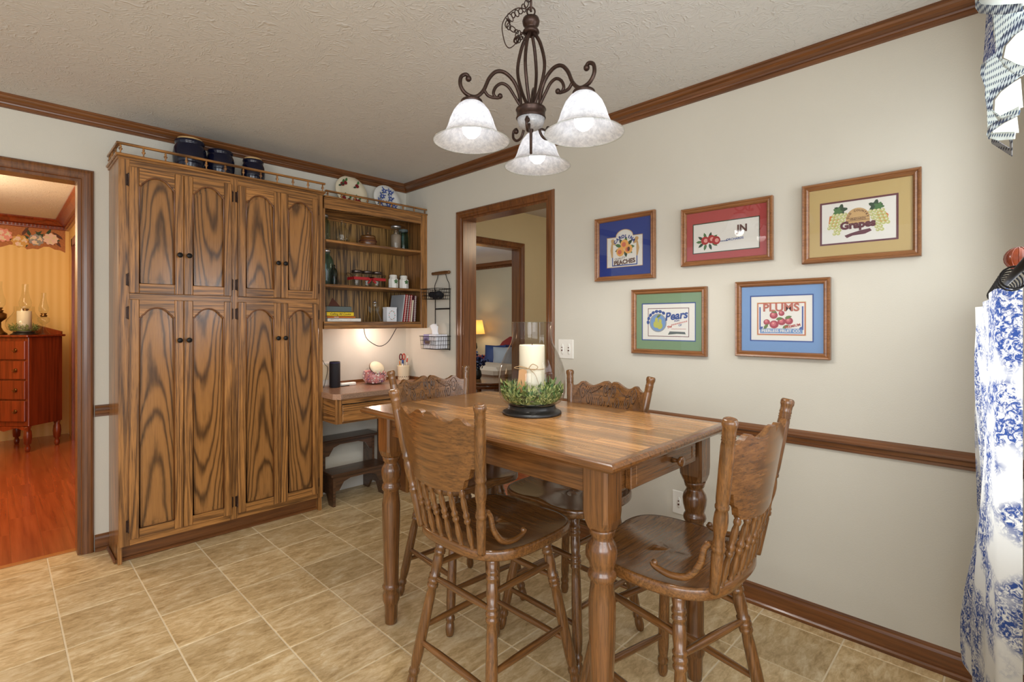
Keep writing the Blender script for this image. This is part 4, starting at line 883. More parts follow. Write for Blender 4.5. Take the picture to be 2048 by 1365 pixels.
AS = [1, 0, 0, 0, 0]
def Q(d, p, h, c):
    p = [(AS[3]+(a-AS[3])*AS[0]+AS[1], AS[4]+(b-AS[4])*AS[0]+AS[2]) for a, b in p]; flat(d, p, (0, 0, 0), FU, FV, FN, .0048+h*.0001, 'c_'+c)
def T(tx, s, size, u, v, c, rot=0, bold=0, shear=0, sx=1):
    u, v = AS[3]+(u-AS[3])*AS[0]+AS[1], AS[4]+(v-AS[4])*AS[0]+AS[2]; size *= AS[0]; bold *= AS[0]; put_text(tx, s, size, (0, 0, 0), FU, FV, FN, u, v, .0060, 'c_'+c, rot, bold, shear, sx)
def AT(tx, s, size, u, v, R, span, c, bold=0):
    u, v = AS[3]+(u-AS[3])*AS[0]+AS[1], AS[4]+(v-AS[4])*AS[0]+AS[2]; size *= AS[0]; bold *= AS[0]; R *= AS[0]; arc_text(tx, s, size, (0, 0, 0), FU, FV, FN, u, v, R, span, .0060, 'c_'+c, bold)
def rect(u0, u1, v0, v1): return [(u0, v0), (u1, v0), (u1, v1), (u0, v1)]
def art_peach(d, tx, O, c):
    u, v = c
    Q(d, rect(u-.085, u+.085, v-.095, v+.03), 0, 'plateblue'); Q(d, rect(u-.078, u+.078, v-.088, v+.04), 1, 'white')
    for sx in (-1, 1):
        Q(d, leafp(u+sx*.075, v+.045, .05, .02, .8*sx), 2, 'tanlbl'); Q(d, leafp(u+sx*.082, v+.0, .03, .09, 0), 0.5, 'tanlbl'); Q(d, disc(u+sx*.08, v+.055, .012), 3, 'tanlbl')
    for a in range(9): Q(d, leafp(u+.045*math.cos(a*.7), v+.012+.038*math.sin(a*.7), .045, .02, a*.7), 3+a*.1, 'darkgreen' if a % 2 else 'green')
    for k, (x, y) in enumerate(((0, .03), (-.028, -.012), (.026, .0))): Q(d, disc(u+x, v+y, .027, 20), 5+k, 'peach'); Q(d, disc(u+x-.004, v+y-.002, .014, 14), 5.5+k, 'peachpink')
    Q(d, disc(u+.028, v+.0, .009, 10, .013), 8, 'inkbrown')
    AT(tx, 'CAROLINA', .026, u, v-.005, .080, 1.75, 'matblue', .0012)
    T(tx, 'QUALITY', .018, u-.03, v-.052, 'inkbrown', .1); T(tx, 'PEACHES', .035, u, v-.074, 'inkbrown', .08, .0015)
def art_apple(d, tx, O, c):
    u, v = c
    for a in range(10): Q(d, leafp(u-.10+.05*math.cos(a*.63), v-.015+.035*math.sin(a*.63), .04, .016, a*.63), 1+.1*a, 'green' if a % 2 else 'darkgreen')
    for k, (x, y) in enumerate(((-.115, -.01), (-.078, -.005), (-.05, -.015))): Q(d, disc(u+x, v+y, .024, 18), 4+k, 'red'); Q(d, disc(u+x+.004, v+y, .012, 12), 4.4+k, 'pink')
    T(tx, 'JN', .055, u+.095, v+.036, 'inkbrown', 0, .002); T(tx, 'ORCHARDS', .018, u+.055, v-.018, 'inkblue', .03, .0003)
    for i in range(7): Q(d, rect(u-.025+i*.006, u-.0215+i*.006, v-.026, v-.019), 5, 'inkblue')
def art_grape(d, tx, O, c):
    u, v = c; k = 0
    for sx in (-1, 1):
        Q(d, flower(u+sx*.072, v+.056, .024, 24, 5, .3, 1), .5, 'darkgreen'); Q(d, flower(u+sx*.085, v+.05, .018, 24, 5, .3, 2), .8, 'green')
        Q(d, leafp(u+sx*.1, v+.0, .05, .07, .3), .3, 'orange')
        for r in range(7):
            for q in range(4 if r < 5 else 2):
                k += 1; Q(d, disc(u+sx*(.052+q*.0165+r*.005), v+.032-r*.0155, .0088, 10), 1+k*.02, 'grape'); Q(d, disc(u+sx*(.052+q*.0165+r*.005)-.002, v+.034-r*.0155, .004, 8), 3.5, 'cream')
    arc = [(u+.05*math.cos(a), v+.005+.052*math.sin(a)) for a in [i*PI/14 for i in range(15)]]
    Q(d, arc+[(u-.05, v-.02), (u+.05, v-.02)], 4, 'tanlbl'); Q(d, rect(u-.05, u+.05, v-.006, v-.004), 5, 'inkbrown'); Q(d, rect(u-.045, u+.045, v+.009, v+.0105), 5, 'inkbrown')
    AT(tx, 'OLD COUNTRY', .013, u, v+.002, .042, 2.7, 'inkbrown', .0003); T(tx, 'VINEYARDS', .013, u, v+.002, 'inkbrown', 0, .0002)
    Q(d, [(u-.055, v-.075), (u-.045, v-.088), (u-.02, v-.078), (u+.03, v-.075), (u+.058, v-.062), (u+.05, v-.05), (u+.01, v-.056), (u-.03, v-.066)], 5, 'burgundy')
    T(tx, 'Grapes', .05, u, v-.026, 'burgundy', .03, .0028)
def art_pear(d, tx, O, c):
    u, v = c
    Q(d, rect(u-.112, u+.112, v-.075, v+.07), 0, 'burgundy'); Q(d, rect(u-.109, u+.109, v-.072, v+.067), 1, 'paper')
    Q(d, disc(u-.055, v-.005, .048, 24), 1.5, 'cushgrey'); Q(d, disc(u-.055, v-.005, .042, 24), 2, 'matsky')
    for k, (x, y) in enumerate(((-.065, -.005), (-.045, -.012))): Q(d, disc(u+x, v+y-.008, .016, 16, .018), 3+k, 'pear'); Q(d, disc(u+x+.002, v+y+.014, .009, 12, .014), 3.5+k, 'pear')
    Q(d, leafp(u-.05, v+.03, .03, .012, .6), 6, 'leaf')
    for a in range(7): Q(d, leafp(u-.055+.056*math.cos(1.0+a*.36), v-.002+.056*math.sin(1.0+a*.36), .024, .016, 1.0+a*.36+1.57), 3+.1*a, 'inkblue')
    Q(d, [(u+.0, v-.065), (u+.01, v-.048), (u+.09, v-.05), (u+.095, v-.062), (u+.05, v-.060)], 3, 'greyblue')
    T(tx, 'Pears', .055, u+.043, v+.03, 'inkblue', .12, .0018, .25); T(tx, 'from', .014, u+.048, v+.006, 'inkblue', .15, .0003, .2); T(tx, 'The', .016, u+.008, v-.026, 'inkred', .3, .0005, .2); T(tx, 'OF', .014, u+.066, v-.017, 'inkblue', .15, .0003)
    for i in range(15): Q(d, rect(u+.018+i*.0058, u+.021+i*.0058, v-.020+i*.0014, v-.013+i*.0014), 5, 'inkred')
    for i in range(22): Q(d, rect(u+.018+i*.0036, u+.020+i*.0036, v-.037, v-.034), 5, 'inkred')
def art_plum(d, tx, O, c):
    u, v = c
    Q(d, rect(u-.098, u+.098, v-.075, v+.07), 0, 'tanlbl'); Q(d, rect(u-.095, u+.095, v-.072, v+.067), .5, 'inkred'); Q(d, rect(u-.092, u+.092, v-.069, v+.064), 1, 'paper')
    Q(d, rect(u-.085, u+.085, v-.066, v-.045), 1.5, 'matsky')
    for sx in (-1, 1): Q(d, rect(u+sx*.085-.003, u+sx*.085+.003, v-.05, v+.05), 1.6, 'plateblue'); Q(d, leafp(u+sx*.08, v-.042, .02, .01, .5), 1.7, 'plateblue')
    for k, (x, y, r) in enumerate(((.003, .021, .012), (-.0285, .013, .0165), (-.057, -.017, .0135), (.0035, -.015, .0165), (.032, -.012, .0165), (-.027, -.027, .0185))):
        Q(d, disc(u+x, v+y, r, 18, r*.94), 3+k, 'plum'); Q(d, disc(u+x-.002, v+y+.003, r*.55, 14), 3.3+k, 'plumlight'); Q(d, disc(u+x-.003, v+y+.005, r*.22, 10), 3.6+k, 'pink')
    for x, y, r in ((.03, .004, .3), (-.06, -.036, .9), (-.028, .03, -.4), (.02, -.036, .5), (-.005, -.002, .2)): Q(d, leafp(u+x, v+y, .03, .013, r), 10, 'leaf')
    T(tx, 'PLUMS', .046, u, v+.045, 'plumink', 0, .0015, 0, 1.08); T(tx, 'PREMIUM', .015, u+.047, v-.034, 'inkred', .22, .0004); T(tx, 'PEERLESS FRUIT CO.', .0175, u, v-.0555, 'white', 0, .0004)
picture('print lettered Carolina Peaches in a dark blue mat', 1.671, 1.301, 1.489, 1.841, 'matblue', 'white', (-.112, .112, -.105, .062), art_peach, .003, True, 'tanlbl', (.93, 0, .012))
picture('apple label print in a red mat, beside the peaches print', 1.157, .736, 1.533, 1.815, 'matred', 'white', (-.155, .155, -.083, .062), art_apple, .004, False, 'darkgreen', (.82, 0, -.004))
picture('print lettered Grapes in a tan mat, highest and rightmost', .621, .229, 1.503, 1.830, 'mattan', 'white', (-.132, .128, -.093, .082), art_grape, .007, False, 'burgundy', (.80, 0, .006))
picture('print lettered Pears in a sage green mat, lower row', 1.436, 1.030, 1.095, 1.432, 'matgreen', 'white', (-.147, .147, -.098, .095), art_pear, .005, False, 'inkblue')
picture('print lettered Plums in a light blue mat, lower row', .895, .518, 1.106, 1.444, 'matsky', 'white', (-.127, .127, -.099, .104), art_plum, .005, False, 'inkblue')
# ------------------------------------------------------------------ dining table
TXa, TXb, TYa, TYb, TZ = 1.068, 1.815, .70, 1.945, .903
TO = (1.44, 1.32, 0); tb = thing('dining_table', 'counter-height oak dining table with turned legs and plank top', 'table', TO)
def tp(name, mb, mat, par=None): return mb.build(name, mat, par or tb, org=TO)
prof = [(0, TZ-.022), (-.001, TZ-.022)]
edge = MB(); rows = []
for ins, z in ((.030, TZ-.024), (.006, TZ-.024), (.0, TZ-.016), (.0, TZ-.009), (.004, TZ-.003), (.010, TZ-.0005), (.016, TZ), (.030, TZ)):
    rows.append([(TXa+ins, TYa+ins, z), (TXb-ins, TYa+ins, z), (TXb-ins, TYb-ins, z), (TXa+ins, TYb-ins, z)])
edge.v = [p for r in rows for p in r]
for i in range(len(rows)-1):
    for k in range(4): edge.face([i*4+k, i*4+(k+1) % 4, (i+1)*4+(k+1) % 4, (i+1)*4+k])
edge.box(TXa+.03, TXb-.03, TYa+.03, TYb-.03, TZ-.0235, TZ-.004)
tp('tabletop', edge, 'table_Y')
x = TXa+.030; wps = (TXb-TXa-.06)/10
rp_ = random.Random(21)
for i in range(10):
    ya_, yb2 = TYa+.030, TYb-.030; cuts = [ya_, ya_+.10+rp_.random()*.30]
    while yb2-cuts[-1] > .62: cuts.append(cuts[-1]+.30+rp_.random()*.20)
    if yb2-cuts[-1] > .45: cuts.append((cuts[-1]+yb2)/2)
    cuts.append(yb2)
    for y0, y1 in zip(cuts, cuts[1:]): tp('plank', MB().box(x+i*wps, x+(i+1)*wps-.0001, y0, y1-.0001, TZ-.0035, TZ, bev=.0002), 'plank_Y')
LX0, LX1, LY0, LY1 = 1.158, 1.728, .793, 1.848
# legs
LP = [(0, .020), (.004, .024), (.03, .0255), (.07, .026), (.085, .0285), (.10, .034), (.125, .0345), (.143, .029), (.150, .034), (.158, .036), (.166, .031), (.175, .030), (.30, .031), (.42, .0355), (.50, .036), (.555, .030), (.563, .036), (.572, .0385), (.582, .036), (.590, .031), (.600, .034), (.62, .0385), (.64, .040), (.655, .037), (.668, .029), (.676, .027), (.684, .033), (.692, .034), (.70, .036)]
for (lx, ly) in ((LX0, LY0), (LX1, LY0), (LX0, LY1), (LX1, LY1)):
    m = MB().lathe([(z, r*1.03) for z, r in LP], 24, M=Matrix.Translation((lx, ly, 0)))
    rings = []; hw = .041
    for z, s0, ch in ((.690, .72, .02), (.705, .86, .014), (.725, .97, .010), (.75, 1, .008), (TZ-.025, 1, .008)):
        w_ = hw*s0; rings.append([(lx+sx*(w_-(ch if q else 0)), ly+sy*(w_-(0 if q else ch)), z) for sx, sy, q in ((1, -1, 0), (1, 1, 0), (1, 1, 1), (-1, 1, 1), (-1, 1, 0), (-1, -1, 0), (-1, -1, 1), (1, -1, 1))])
    b0 = len(m.v); m.v += [p for r in rings for p in r]
    for i in range(len(rings)-1):
        for k in range(8): m.face([b0+i*8+k, b0+i*8+(k+1) % 8, b0+(i+1)*8+(k+1) % 8, b0+(i+1)*8+k])
    m.face([b0+k for k in range(8)]); m.face([b0+(len(rings)-1)*8+k for k in range(8)])
    tp('leg', m, 'table_Z')
AZ0, AZ1 = .792, TZ-.025
tp('apron', bx(LX0-.022, LX0-.002, LY0+.041, LY1-.041, AZ0, AZ1, bev=.001), 'table_Y'); tp('apron', bx(LX1+.002, LX1+.022, LY0+.041, LY1-.041, AZ0, AZ1, bev=.001), 'table_Y')
tp('apron', bx(LX0+.041, LX1-.041, LY1+.002, LY1+.022, AZ0, AZ1, bev=.001), 'table_X'); tp('apron', bx(LX0+.041, LX1-.041, LY0-.022, LY0-.004, AZ0, AZ1, bev=.001), 'table_X')
dr = tp('drawer', bx(1.235, 1.640, LY0-.044, LY0-.0225, .793, .868, bev=.003), 'table_X')
tp('drawer_panel', MB().ringloft([(0, 0), (.001, .002), (.009, .002), (.012, -.001), (.03, -.0015)], 1.26, 1.62, .802, .860, (0, LY0-.044, 0), (1, 0, 0), (0, 0, 1), (0, -1, 0)), 'table_X', dr)
kx = 1.475; tp('knob', MB().lathe([(0, .009), (.3, .006), (.5, .0065), (.62, .014), (.8, .017), (.94, .014), (1, .0001)], 18, a=(kx, LY0-.045, .831), b=(kx, LY0-.082, .831)), 'table_X', dr)
# ------------------------------------------------------------------ chairs
SZ = .583; BT = 1.033
def pk(t, s): return Vector((s*(.152+.066*t), -.194-.066*t, SZ+(BT-SZ)*t))
TOPT = [(0, .868), (.02, .892), (.09, .914), (.17, .910), (.30, .882), (.42, .862), (.50, .858), (.60, .872), (.68, .896), (.74, .894), (.80, .870), (.87, .852), (1, .848)]
BOTT = [(0, .372), (.5, .385), (.69, .40), (.70, .415), (.755, .425), (.76, .455), (.80, .485), (.86, .49), (.875, .50), (.88, .545), (.9, .565), (1, .57)]
def pt_panel(u, t, off=0):
    x = u*(.152+.066*t-.010); y = -.194-.066*t-.034*(1-u*u)+off; return (x, y+off*0, SZ+(BT-SZ)*t)
def make_chair(label):
    t = thing('bar_chair', label, 'chair', (0, 0, 0), 0, 'chairs around the dining table')
    # seat
    n = 56; m = MB()
    def outline(a):
        c, s2 = math.cos(a), math.sin(a); e = 2/4.4 if s2 > 0 else 2/3.4; x = .224*math.copysign(abs(c)**e, c); y = .214*math.copysign(abs(s2)**e, s2)
        if y > 0: y -= .014*math.exp(-(x/.06)**2); x *= 1-.04*(y/.21)
        else: x *= 1-.07*(abs(y)/.21)**2
        return x, y
    rows = []
    for k, s0 in enumerate((.06, .3, .55, .75, .88, .95)):
        rows.append([(outline(2*PI*i/n)[0]*s0, outline(2*PI*i/n)[1]*s0, SZ-.013*(1-s0**4)+.006*max(0, 1-(outline(2*PI*i/n)[0]*s0/.05)**2)*(1 if outline(2*PI*i/n)[1] > .05 else 0)*s0) for i in range(n)])
    for s0, z in ((.985, SZ-.001), (1.0, SZ-.007), (1.0, SZ-.026), (.985, SZ-.033), (.9, SZ-.036)): rows.append([(outline(2*PI*i/n)[0]*s0, outline(2*PI*i/n)[1]*s0, z) for i in range(n)])
    m.v = [p for r in rows for p in r]
    for i in range(len(rows)-1):
        for k in range(n): m.face([i*n+k, i*n+(k+1) % n, (i+1)*n+(k+1) % n, (i+1)*n+k], None, True)
    m.face(range(n)); m.face([(len(rows)-1)*n+k for k in range(n)][::-1])
    m.build('seat', 'chair_X', t)
    MB().lathe([(SZ-.058, .12), (SZ-.054, .165), (SZ-.042, .168), (SZ-.0365, .15)], 32).build('swivel_plate', 'chair_X', t)
    # legs
    LG = [(0, .012), (.012, .0155), (.045, .0185), (.085, .0165), (.095, .014), (.11, .019), (.13, .0185), (.145, .014), (.16, .0165), (.22, .019), (.45, .0185), (.60, .017), (.655, .015), (.665, .0195), (.68, .0195), (.688, .016), (.696, .0200), (.712, .0200), (.72, .016), (.728, .0195), (.742, .0195), (.75, .0155), (.80, .0185), (.86, .0175), (.872, .015), (.88, .0195), (.895, .0195), (.903, .0155), (.912, .0195), (.928, .0195), (.936, .0155), (.97, .018), (1, .017)]
    F = [(.203, .203), (-.203, .203), (-.203, -.203), (.203, -.203)]; G = [(a*.60, b*.60) for a, b in F]
    def leg_at(i, z): q = z/(SZ-.05); return Vector((F[i][0]+(G[i][0]-F[i][0])*q, F[i][1]+(G[i][1]-F[i][1])*q, z))
    for i in range(4): MB().lathe(LG, 14, a=(*F[i], .0), b=(*G[i], SZ-.05)).build('leg', 'chair_Z', t)
    SP = [(0, .007), (.05, .009), (.3, .0115), (.5, .012), (.7, .0115), (.95, .009), (1, .007)]
    for i, j, zs, mt in ((0, 1, (.165, .385), 'chair_X'), (2, 3, (.165, .385), 'chair_X'), (1, 2, (.215, .43), 'chair_Y'), (3, 0, (.215, .43), 'chair_Y')):
        for z in zs: MB().lathe(SP, 10, a=leg_at(i, z), b=leg_at(j, z)).build('stretcher', mt, t)
    # back posts
    PP = [(-.02, .015), (.0, .0155), (.22, .0185), (.235, .0165), (.245, .021), (.262, .021), (.272, .0175), (.282, .020), (.295, .0165), (.33, .0165), (.38, .0205), (.42, .0215), (.46, .0195), (.485, .0165), (.493, .0205), (.507, .0205), (.515, .0185), (.55, .0200), (.85, .0200), (.872, .0185), (.878, .0205), (.888, .0185), (.894, .0205), (.904, .0185), (.91, .0205), (.925, .019), (.95, .0195), (.965, .0225), (.985, .0225), (.997, .019), (1.0, .0150)]
    for s0 in (-1, 1): MB().lathe([(q, r*.84) for q, r in PP], 16, a=pk(0, s0), b=pk(1, s0)).build('back_post', 'chair_Z', t)
    # panel
    nu = 64; th = .017; m = MB(); top = []; 
    for i in range(nu+1):
        u = -1+2*i/nu; tt, tb_ = interp(TOPT, abs(u)), interp(BOTT, abs(u)); 
        for k in range(5):
            q = tb_+(tt-tb_)*k/4; x, y, z = pt_panel(u, q); m.v.append((x, y+th/2, z)); m.v.append((x, y-th/2, z))
    def id_(i, k, s): return (i*5+k)*2+s
    for i in range(nu):
        for k in range(4):
            m.face([id_(i, k, 0), id_(i, k+1, 0), id_(i+1, k+1, 0), id_(i+1, k, 0)], None, True); m.face([id_(i, k, 1), id_(i+1, k, 1), id_(i+1, k+1, 1), id_(i, k+1, 1)], None, True)
        for k in (4, 0):
            q_ = len(m.v); m.v += [m.v[id_(i, k, 0)], m.v[id_(i, k, 1)], m.v[id_(i+1, k, 1)], m.v[id_(i+1, k, 0)]]; m.face([q_, q_+1, q_+2, q_+3])
    for i in (0, nu):
        for k in range(4): m.face([id_(i, k, 0), id_(i, k, 1), id_(i, k+1, 1), id_(i, k+1, 0)])
    pan = m.build('back_panel', 'chair_X', t)
    # pressed carving on the front: scrolls and leaf sprays
    cv = MB()
    def stroke(pts, r=.0021):
        P3 = []
        for a, b in pts:
            a = max(-.95, min(.95, a)); b = max(interp(BOTT, abs(a))+.03, min(interp(TOPT, abs(a))-.02, b)); x, y, z = pt_panel(a, b); P3.append((x, y+th/2, z))
        cv.tube(P3, r, 4)
    for s0 in (-1, 1):
        def X(p): return [(s0*a, b) for a, b in p]
        stroke(X(spiral(.11, .83, .085, .015, 1.6, 2.2))); stroke(X(spiral(.11, .83, .05, .01, 1.2, 2.2)))
        stroke(X(spiral(.70, .79, .09, .015, 1.7, 2.6, sg=-1))); stroke(X(spiral(.55, .73, .11, .02, 1.7, -1, sg=-1))); stroke(X(spiral(.22, .70, .10, .02, 1.5, 3, sg=1)))
        stroke(X([(0, .68), (.1, .60), (.3, .58), (.5, .62), (.7, .60), (.86, .66)])); stroke(X([(.2, .86), (.35, .81), (.5, .78), (.62, .80)])); stroke(X([(0, .86), (.06, .80), (0, .74), (.05, .68)]))
        for i in range(9):
            a = .24+i*.045; stroke(X([(a, .88-.0*i), (a+.05, .80), (a+.03, .78)]), .0013)
        for i in range(8):
            a = .18+i*.055; stroke(X([(a, .66), (a+.05, .74)]), .0013)
        for i in range(6): stroke(X([(.78+i*.03, .84-i*.02), (.74+i*.04, .70), (.8+i*.02, .62)]), .0013)
    for b in (.56,): stroke([(-.8, b), (-.4, b-.03), (0, b-.04), (.4, b-.03), (.8, b)])
    cv.build('carving', 'stool_X', pan)
    # spindles
    SPN = [(0, .0075), (.04, .009), (.07, .0065), (.12, .009), (.22, .0105), (.35, .008), (.42, .0065), (.45, .0105), (.49, .0105), (.51, .0075), (.54, .0105), (.58, .0105), (.61, .007), (.70, .0095), (.8, .009), (.86, .0065), (.89, .0095), (.93, .0095), (.96, .0065), (1, .0075)]
    for i in range(6):
        u = -.70+1.40*i/5; b0 = Vector((u*.165, -.186-.018*(1-u*u), SZ-.008)); b1 = Vector(pt_panel(u*.95, interp(BOTT, abs(u*.95))+.02)); MB().lathe(SPN, 10, a=b0, b=b1).build('spindle', 'chair_Z', t)
    for s0 in (-1, 1):
        a = pk(.27, s0); pts = spline([(a.x, a.y+.018, a.z), (a.x+s0*.002, a.y+.035, a.z-.018), (a.x+s0*.005, a.y+.045, a.z-.06), (a.x+s0*.010, a.y+.075, SZ+.022), (a.x+s0*.012, a.y+.12, SZ+.010), (a.x+s0*.010, a.y+.165, SZ+.016), (a.x+s0*.008, a.y+.178, SZ+.026)], 5)
        k = len(pts); MB().tube(pts, [.007+.003*math.sin(PI*i/(k-1)) for i in range(k)], 8).sphere((a.x+s0*.008, a.y+.170, SZ+.026), .009, 8).sphere((a.x, a.y+.03, a.z-.004), .006, 8).build('arm_bracket', 'chair_Y', t)
    return t
c1 = make_chair('oak press-back bar chair at the left of the table, its back to the camera')
c1.location = (1.198, 1.265, 0); c1.rotation_euler = (0, 0, -PI/2)
c2 = dup(c1, (1.428, .728, 0), math.radians(0), 'oak press-back bar chair at the near end of the table by the drawer')
for o in list(COL.objects):
    if o.parent == c2 and o.name.split('.')[0] in ('leg', 'stretcher', 'swivel_plate'): o.rotation_euler = (0, 0, math.radians(-12))
c3 = dup(c1, (1.490, 1.790, 0), PI-.07, 'oak press-back bar chair at the far end of the table, by the desk')
c4 = dup(c1, (1.650, 1.285, 0), PI/2-.03, 'oak press-back bar chair between the table and the picture wall')
# ------------------------------------------------------------------ candle lantern on the table
LC = (1.470, 1.335, TZ); lt = thing('hurricane_lantern', 'large clear glass hurricane jar on a black foot on the table', 'lantern', LC)
MB().lathe([(0, .113), (.003, .116), (.009, .115), (.013, .108), (.017, .098), (.024, .092), (.034, .092), (.036, .086), (.034, .08), (.034, .0001)], 48).build('foot', 'c_base_black', lt)
MB().shell([(.036, .02), (.036, .085), (.040, .098), (.048, .112), (.062, .124), (.085, .130), (.14, .131), (.17, .128), (.20, .119), (.23, .106), (.255, .093), (.275, .083), (.295, .078), (.31, .0765), (.357, .0765)], 56).build('glass_jar', 'glass_smoke', lt)
MB().tube([(.0765*math.cos(a), .0765*math.sin(a), .357) for a in [i*2*PI/48 for i in range(48)]], .0014, 5, closed=True).build('rim', 'glass_clear', lt)
cd = thing('pillar_candle', 'thick cream pillar candle inside the glass hurricane jar', 'candle', (LC[0], LC[1], TZ+.037))
MB().lathe([(0, .048), (.002, .050), (.228, .050), (.232, .048), (.229, .04), (.224, .02), (.223, .0001)], 36).build('wax', 'c_wax', cd); MB().tube([(0, 0, .222), (.001, 0, .230), (.002, .001, .238)], .0015, 5).build('wick', 'c_inkbrown', cd)
ring = [(.0508*math.cos(a), .0508*math.sin(a), .145+.006*math.sin(a)) for a in [i*PI/18 for i in range(36)]]
fx, fy = -.7133, -.7009       # toward the room entrance side
rx, ry = .7009, -.7133
def LF(r, f_, z): return (rx*r+fx*f_, ry*r+fy*f_, z)
MB().tube(ring, .0014, 5, closed=True).tube(spline([LF(-.015, .051, .143), LF(-.045, .056, .152), LF(-.07, .055, .146), LF(-.03, .054, .140), LF(-.012, .052, .144)], 6), .0013, 5).tube(spline([LF(-.015, .052, .143), LF(0, .056, .160), LF(.02, .056, .150), LF(.008, .055, .138), LF(-.014, .052, .143)], 6), .0013, 5).tube(spline([LF(-.012, .052, .143), LF(.01, .056, .12), LF(.02, .056, .095), LF(.024, .056, .083)], 6), .0012, 5).build('twine', 'c_twine', cd)
tg = MB(); tt_ = [(-.052, .138), (-.038, .142), (-.022, .136), (-.022, .11), (-.030, .07), (-.036, .052), (-.062, .050), (-.058, .08), (-.054, .11)]
tg.prism(tt_, Vector((fx, fy, 0))*.058, (rx, ry, 0), (0, 0, 1), (fx, fy, 0), 0, .003); tg.build('wooden_tag', 'c_tagwood', cd)
def greens(label, x, y, z, R, r, n, seed, s0=1.0, name='greenery_ring'):
    rr = random.Random(seed); t = thing(name, label, 'greenery', (x, y, z)); m = MB()
    for i in range(n):
        a = rr.random()*2*PI; q = rr.random(); c = Vector((R*math.cos(a), R*math.sin(a), .004+r*.9*q))+Vector((rr.uniform(-r, r)*.5, rr.uniform(-r, r)*.5, 0))
        d = Vector((math.cos(a)*rr.uniform(-.3, .8)+rr.uniform(-.5, .5), math.sin(a)*rr.uniform(-.3, .8)+rr.uniform(-.5, .5), rr.uniform(-.1, 1.1))).normalized()
        for w in range(6):
            p = c+d*(.006*w*s0); sd = d.cross(Vector((rr.random()-.5, rr.random()-.5, rr.random()-.5))).normalized(); dd = (d*.8+sd*(.8 if w < 5 else 0)).normalized(); L_ = .016*s0*rr.uniform(.8, 1.2); wv = dd.cross(sd+d*.1).normalized()*.0028*s0; e = p+dd*L_
            hr = (Vector((e.x, e.y))).length
            mt = rr.choice(('c_leaf', 'c_leaf2', 'c_leaf', 'c_green', 'c_leaf2')); m.add([p, p+dd*L_*.5+wv, e, p+dd*L_*.5-wv], [(0, 1, 2, 3)], mt)
    mx = max(Vector((p[0], p[1])).length for p in m.v); lim = R+r*1.0
    lim_ = lambda z: interp([(0, R+r*.05), (.02, R+r*.62), (.05, R+r*.95), (1, R+r*.95)], z)
    m.v = [(p[0]*min(1, lim_(p[2])/max(1e-6, math.hypot(p[0], p[1]))), p[1]*min(1, lim_(p[2])/max(1e-6, math.hypot(p[0], p[1]))), max(p[2], .004)) for p in m.v]
    o = m.build('leaves', None, t); o['kind'] = 'stuff'
    MB().tube([(R*math.cos(k*.2618), R*math.sin(k*.2618), .012) for k in range(24)], .004*s0, 5, closed=True).build('stem_ring', 'c_leaf', t); return t
greens('green leafy wreath around the candle inside the glass jar', LC[0], LC[1], TZ+.040, .086, .040, 400, 3, 1.45)
# ------------------------------------------------------------------ chandelier
CC = Vector((1.234, 1.125, 0)); ch = thing('chandelier', 'dark iron chandelier with three white bell glass shades over the table', 'chandelier', (CC.x, CC.y, 1.9)); CHO = (CC.x, CC.y, 1.9)
def cp(name, mb, mat, par=None): return mb.build(name, mat, par or ch)
def Z(z): return z-1.9
cp('canopy', MB().lathe([(Z(ZC-.03), .012), (Z(ZC-.028), .04), (Z(ZC-.012), .06), (Z(ZC-.001), .062)], 28), 'metal_bronze')
cp('stem', MB().lathe([(Z(2.285), .004), (Z(ZC-.02), .004)], 8), 'metal_bronze')
cp('finial', MB().lathe([(Z(2.21), .022), (Z(2.215), .028), (Z(2.222), .026), (Z(2.228), .016), (Z(2.234), .019), (Z(2.24), .026), (Z(2.252), .029), (Z(2.262), .026), (Z(2.268), .014), (Z(2.272), .008)], 24), 'metal_bronze')
lk = MB()
def link(c, r1, r2, rot, wr=.0018): 
    M = Matrix.Translation(c) @ Euler(rot).to_matrix().to_4x4(); lk.tube([M @ Vector((r1*math.cos(a), 0, r2*math.sin(a))) for a in [i*PI/8 for i in range(16)]], wr, 5, closed=True)
link((0, 0, Z(2.285)), .013, .015, (0, 0, -.78), .003)
path = spline([(-.004, .004, Z(2.33)), (-.02, .02, Z(2.29)), (-.045, .045, Z(2.27)), (-.055, .055, Z(2.24)), (-.03, .03, Z(2.215)), (-.035, .036, Z(2.19)), (-.02, .02, Z(2.20)), (-.004, .004, Z(2.225))], 3)
for i in range(0, len(path)-1, 1):
    c = (path[i]+path[i+1])/2; link(c, .007, .013, (rnd.uniform(-.6, .6)+(1.2 if i % 2 else 0), rnd.uniform(-.8, .8), -.78+rnd.uniform(-.3, .3)))
cp('chain', lk, 'metal_bronze')
cp('cord_loop', MB().tube(spline([(0, 0, Z(2.29)), (-.035, .035, Z(2.295)), (-.065, .066, Z(2.25)), (-.062, .063, Z(2.19)), (-.05, .05, Z(2.165)), (-.03, .03, Z(2.19)), (-.012, .012, Z(2.235))], 7), .0018, 5), 'metal_bronze')
cg = MB()
for k in range(4):
    a = k*PI/2+.35; cg = MB().tube(spline([(.012*math.cos(a), .012*math.sin(a), Z(2.212)), (.034*math.cos(a), .034*math.sin(a), Z(2.17)), (.048*math.cos(a), .048*math.sin(a), Z(2.10)), (.034*math.cos(a), .034*math.sin(a), Z(2.03)), (.008*math.cos(a), .008*math.sin(a), Z(1.968))], 6), .0058, 8); cp('cage_rod', cg, 'metal_bronze')
cp('collar', MB().lathe([(Z(1.930), .046), (Z(1.933), .0495), (Z(1.938), .047), (Z(1.956), .047), (Z(1.96), .0505), (Z(1.965), .048), (Z(1.968), .02), (Z(1.97), .0001)], 32), 'metal_bronze')
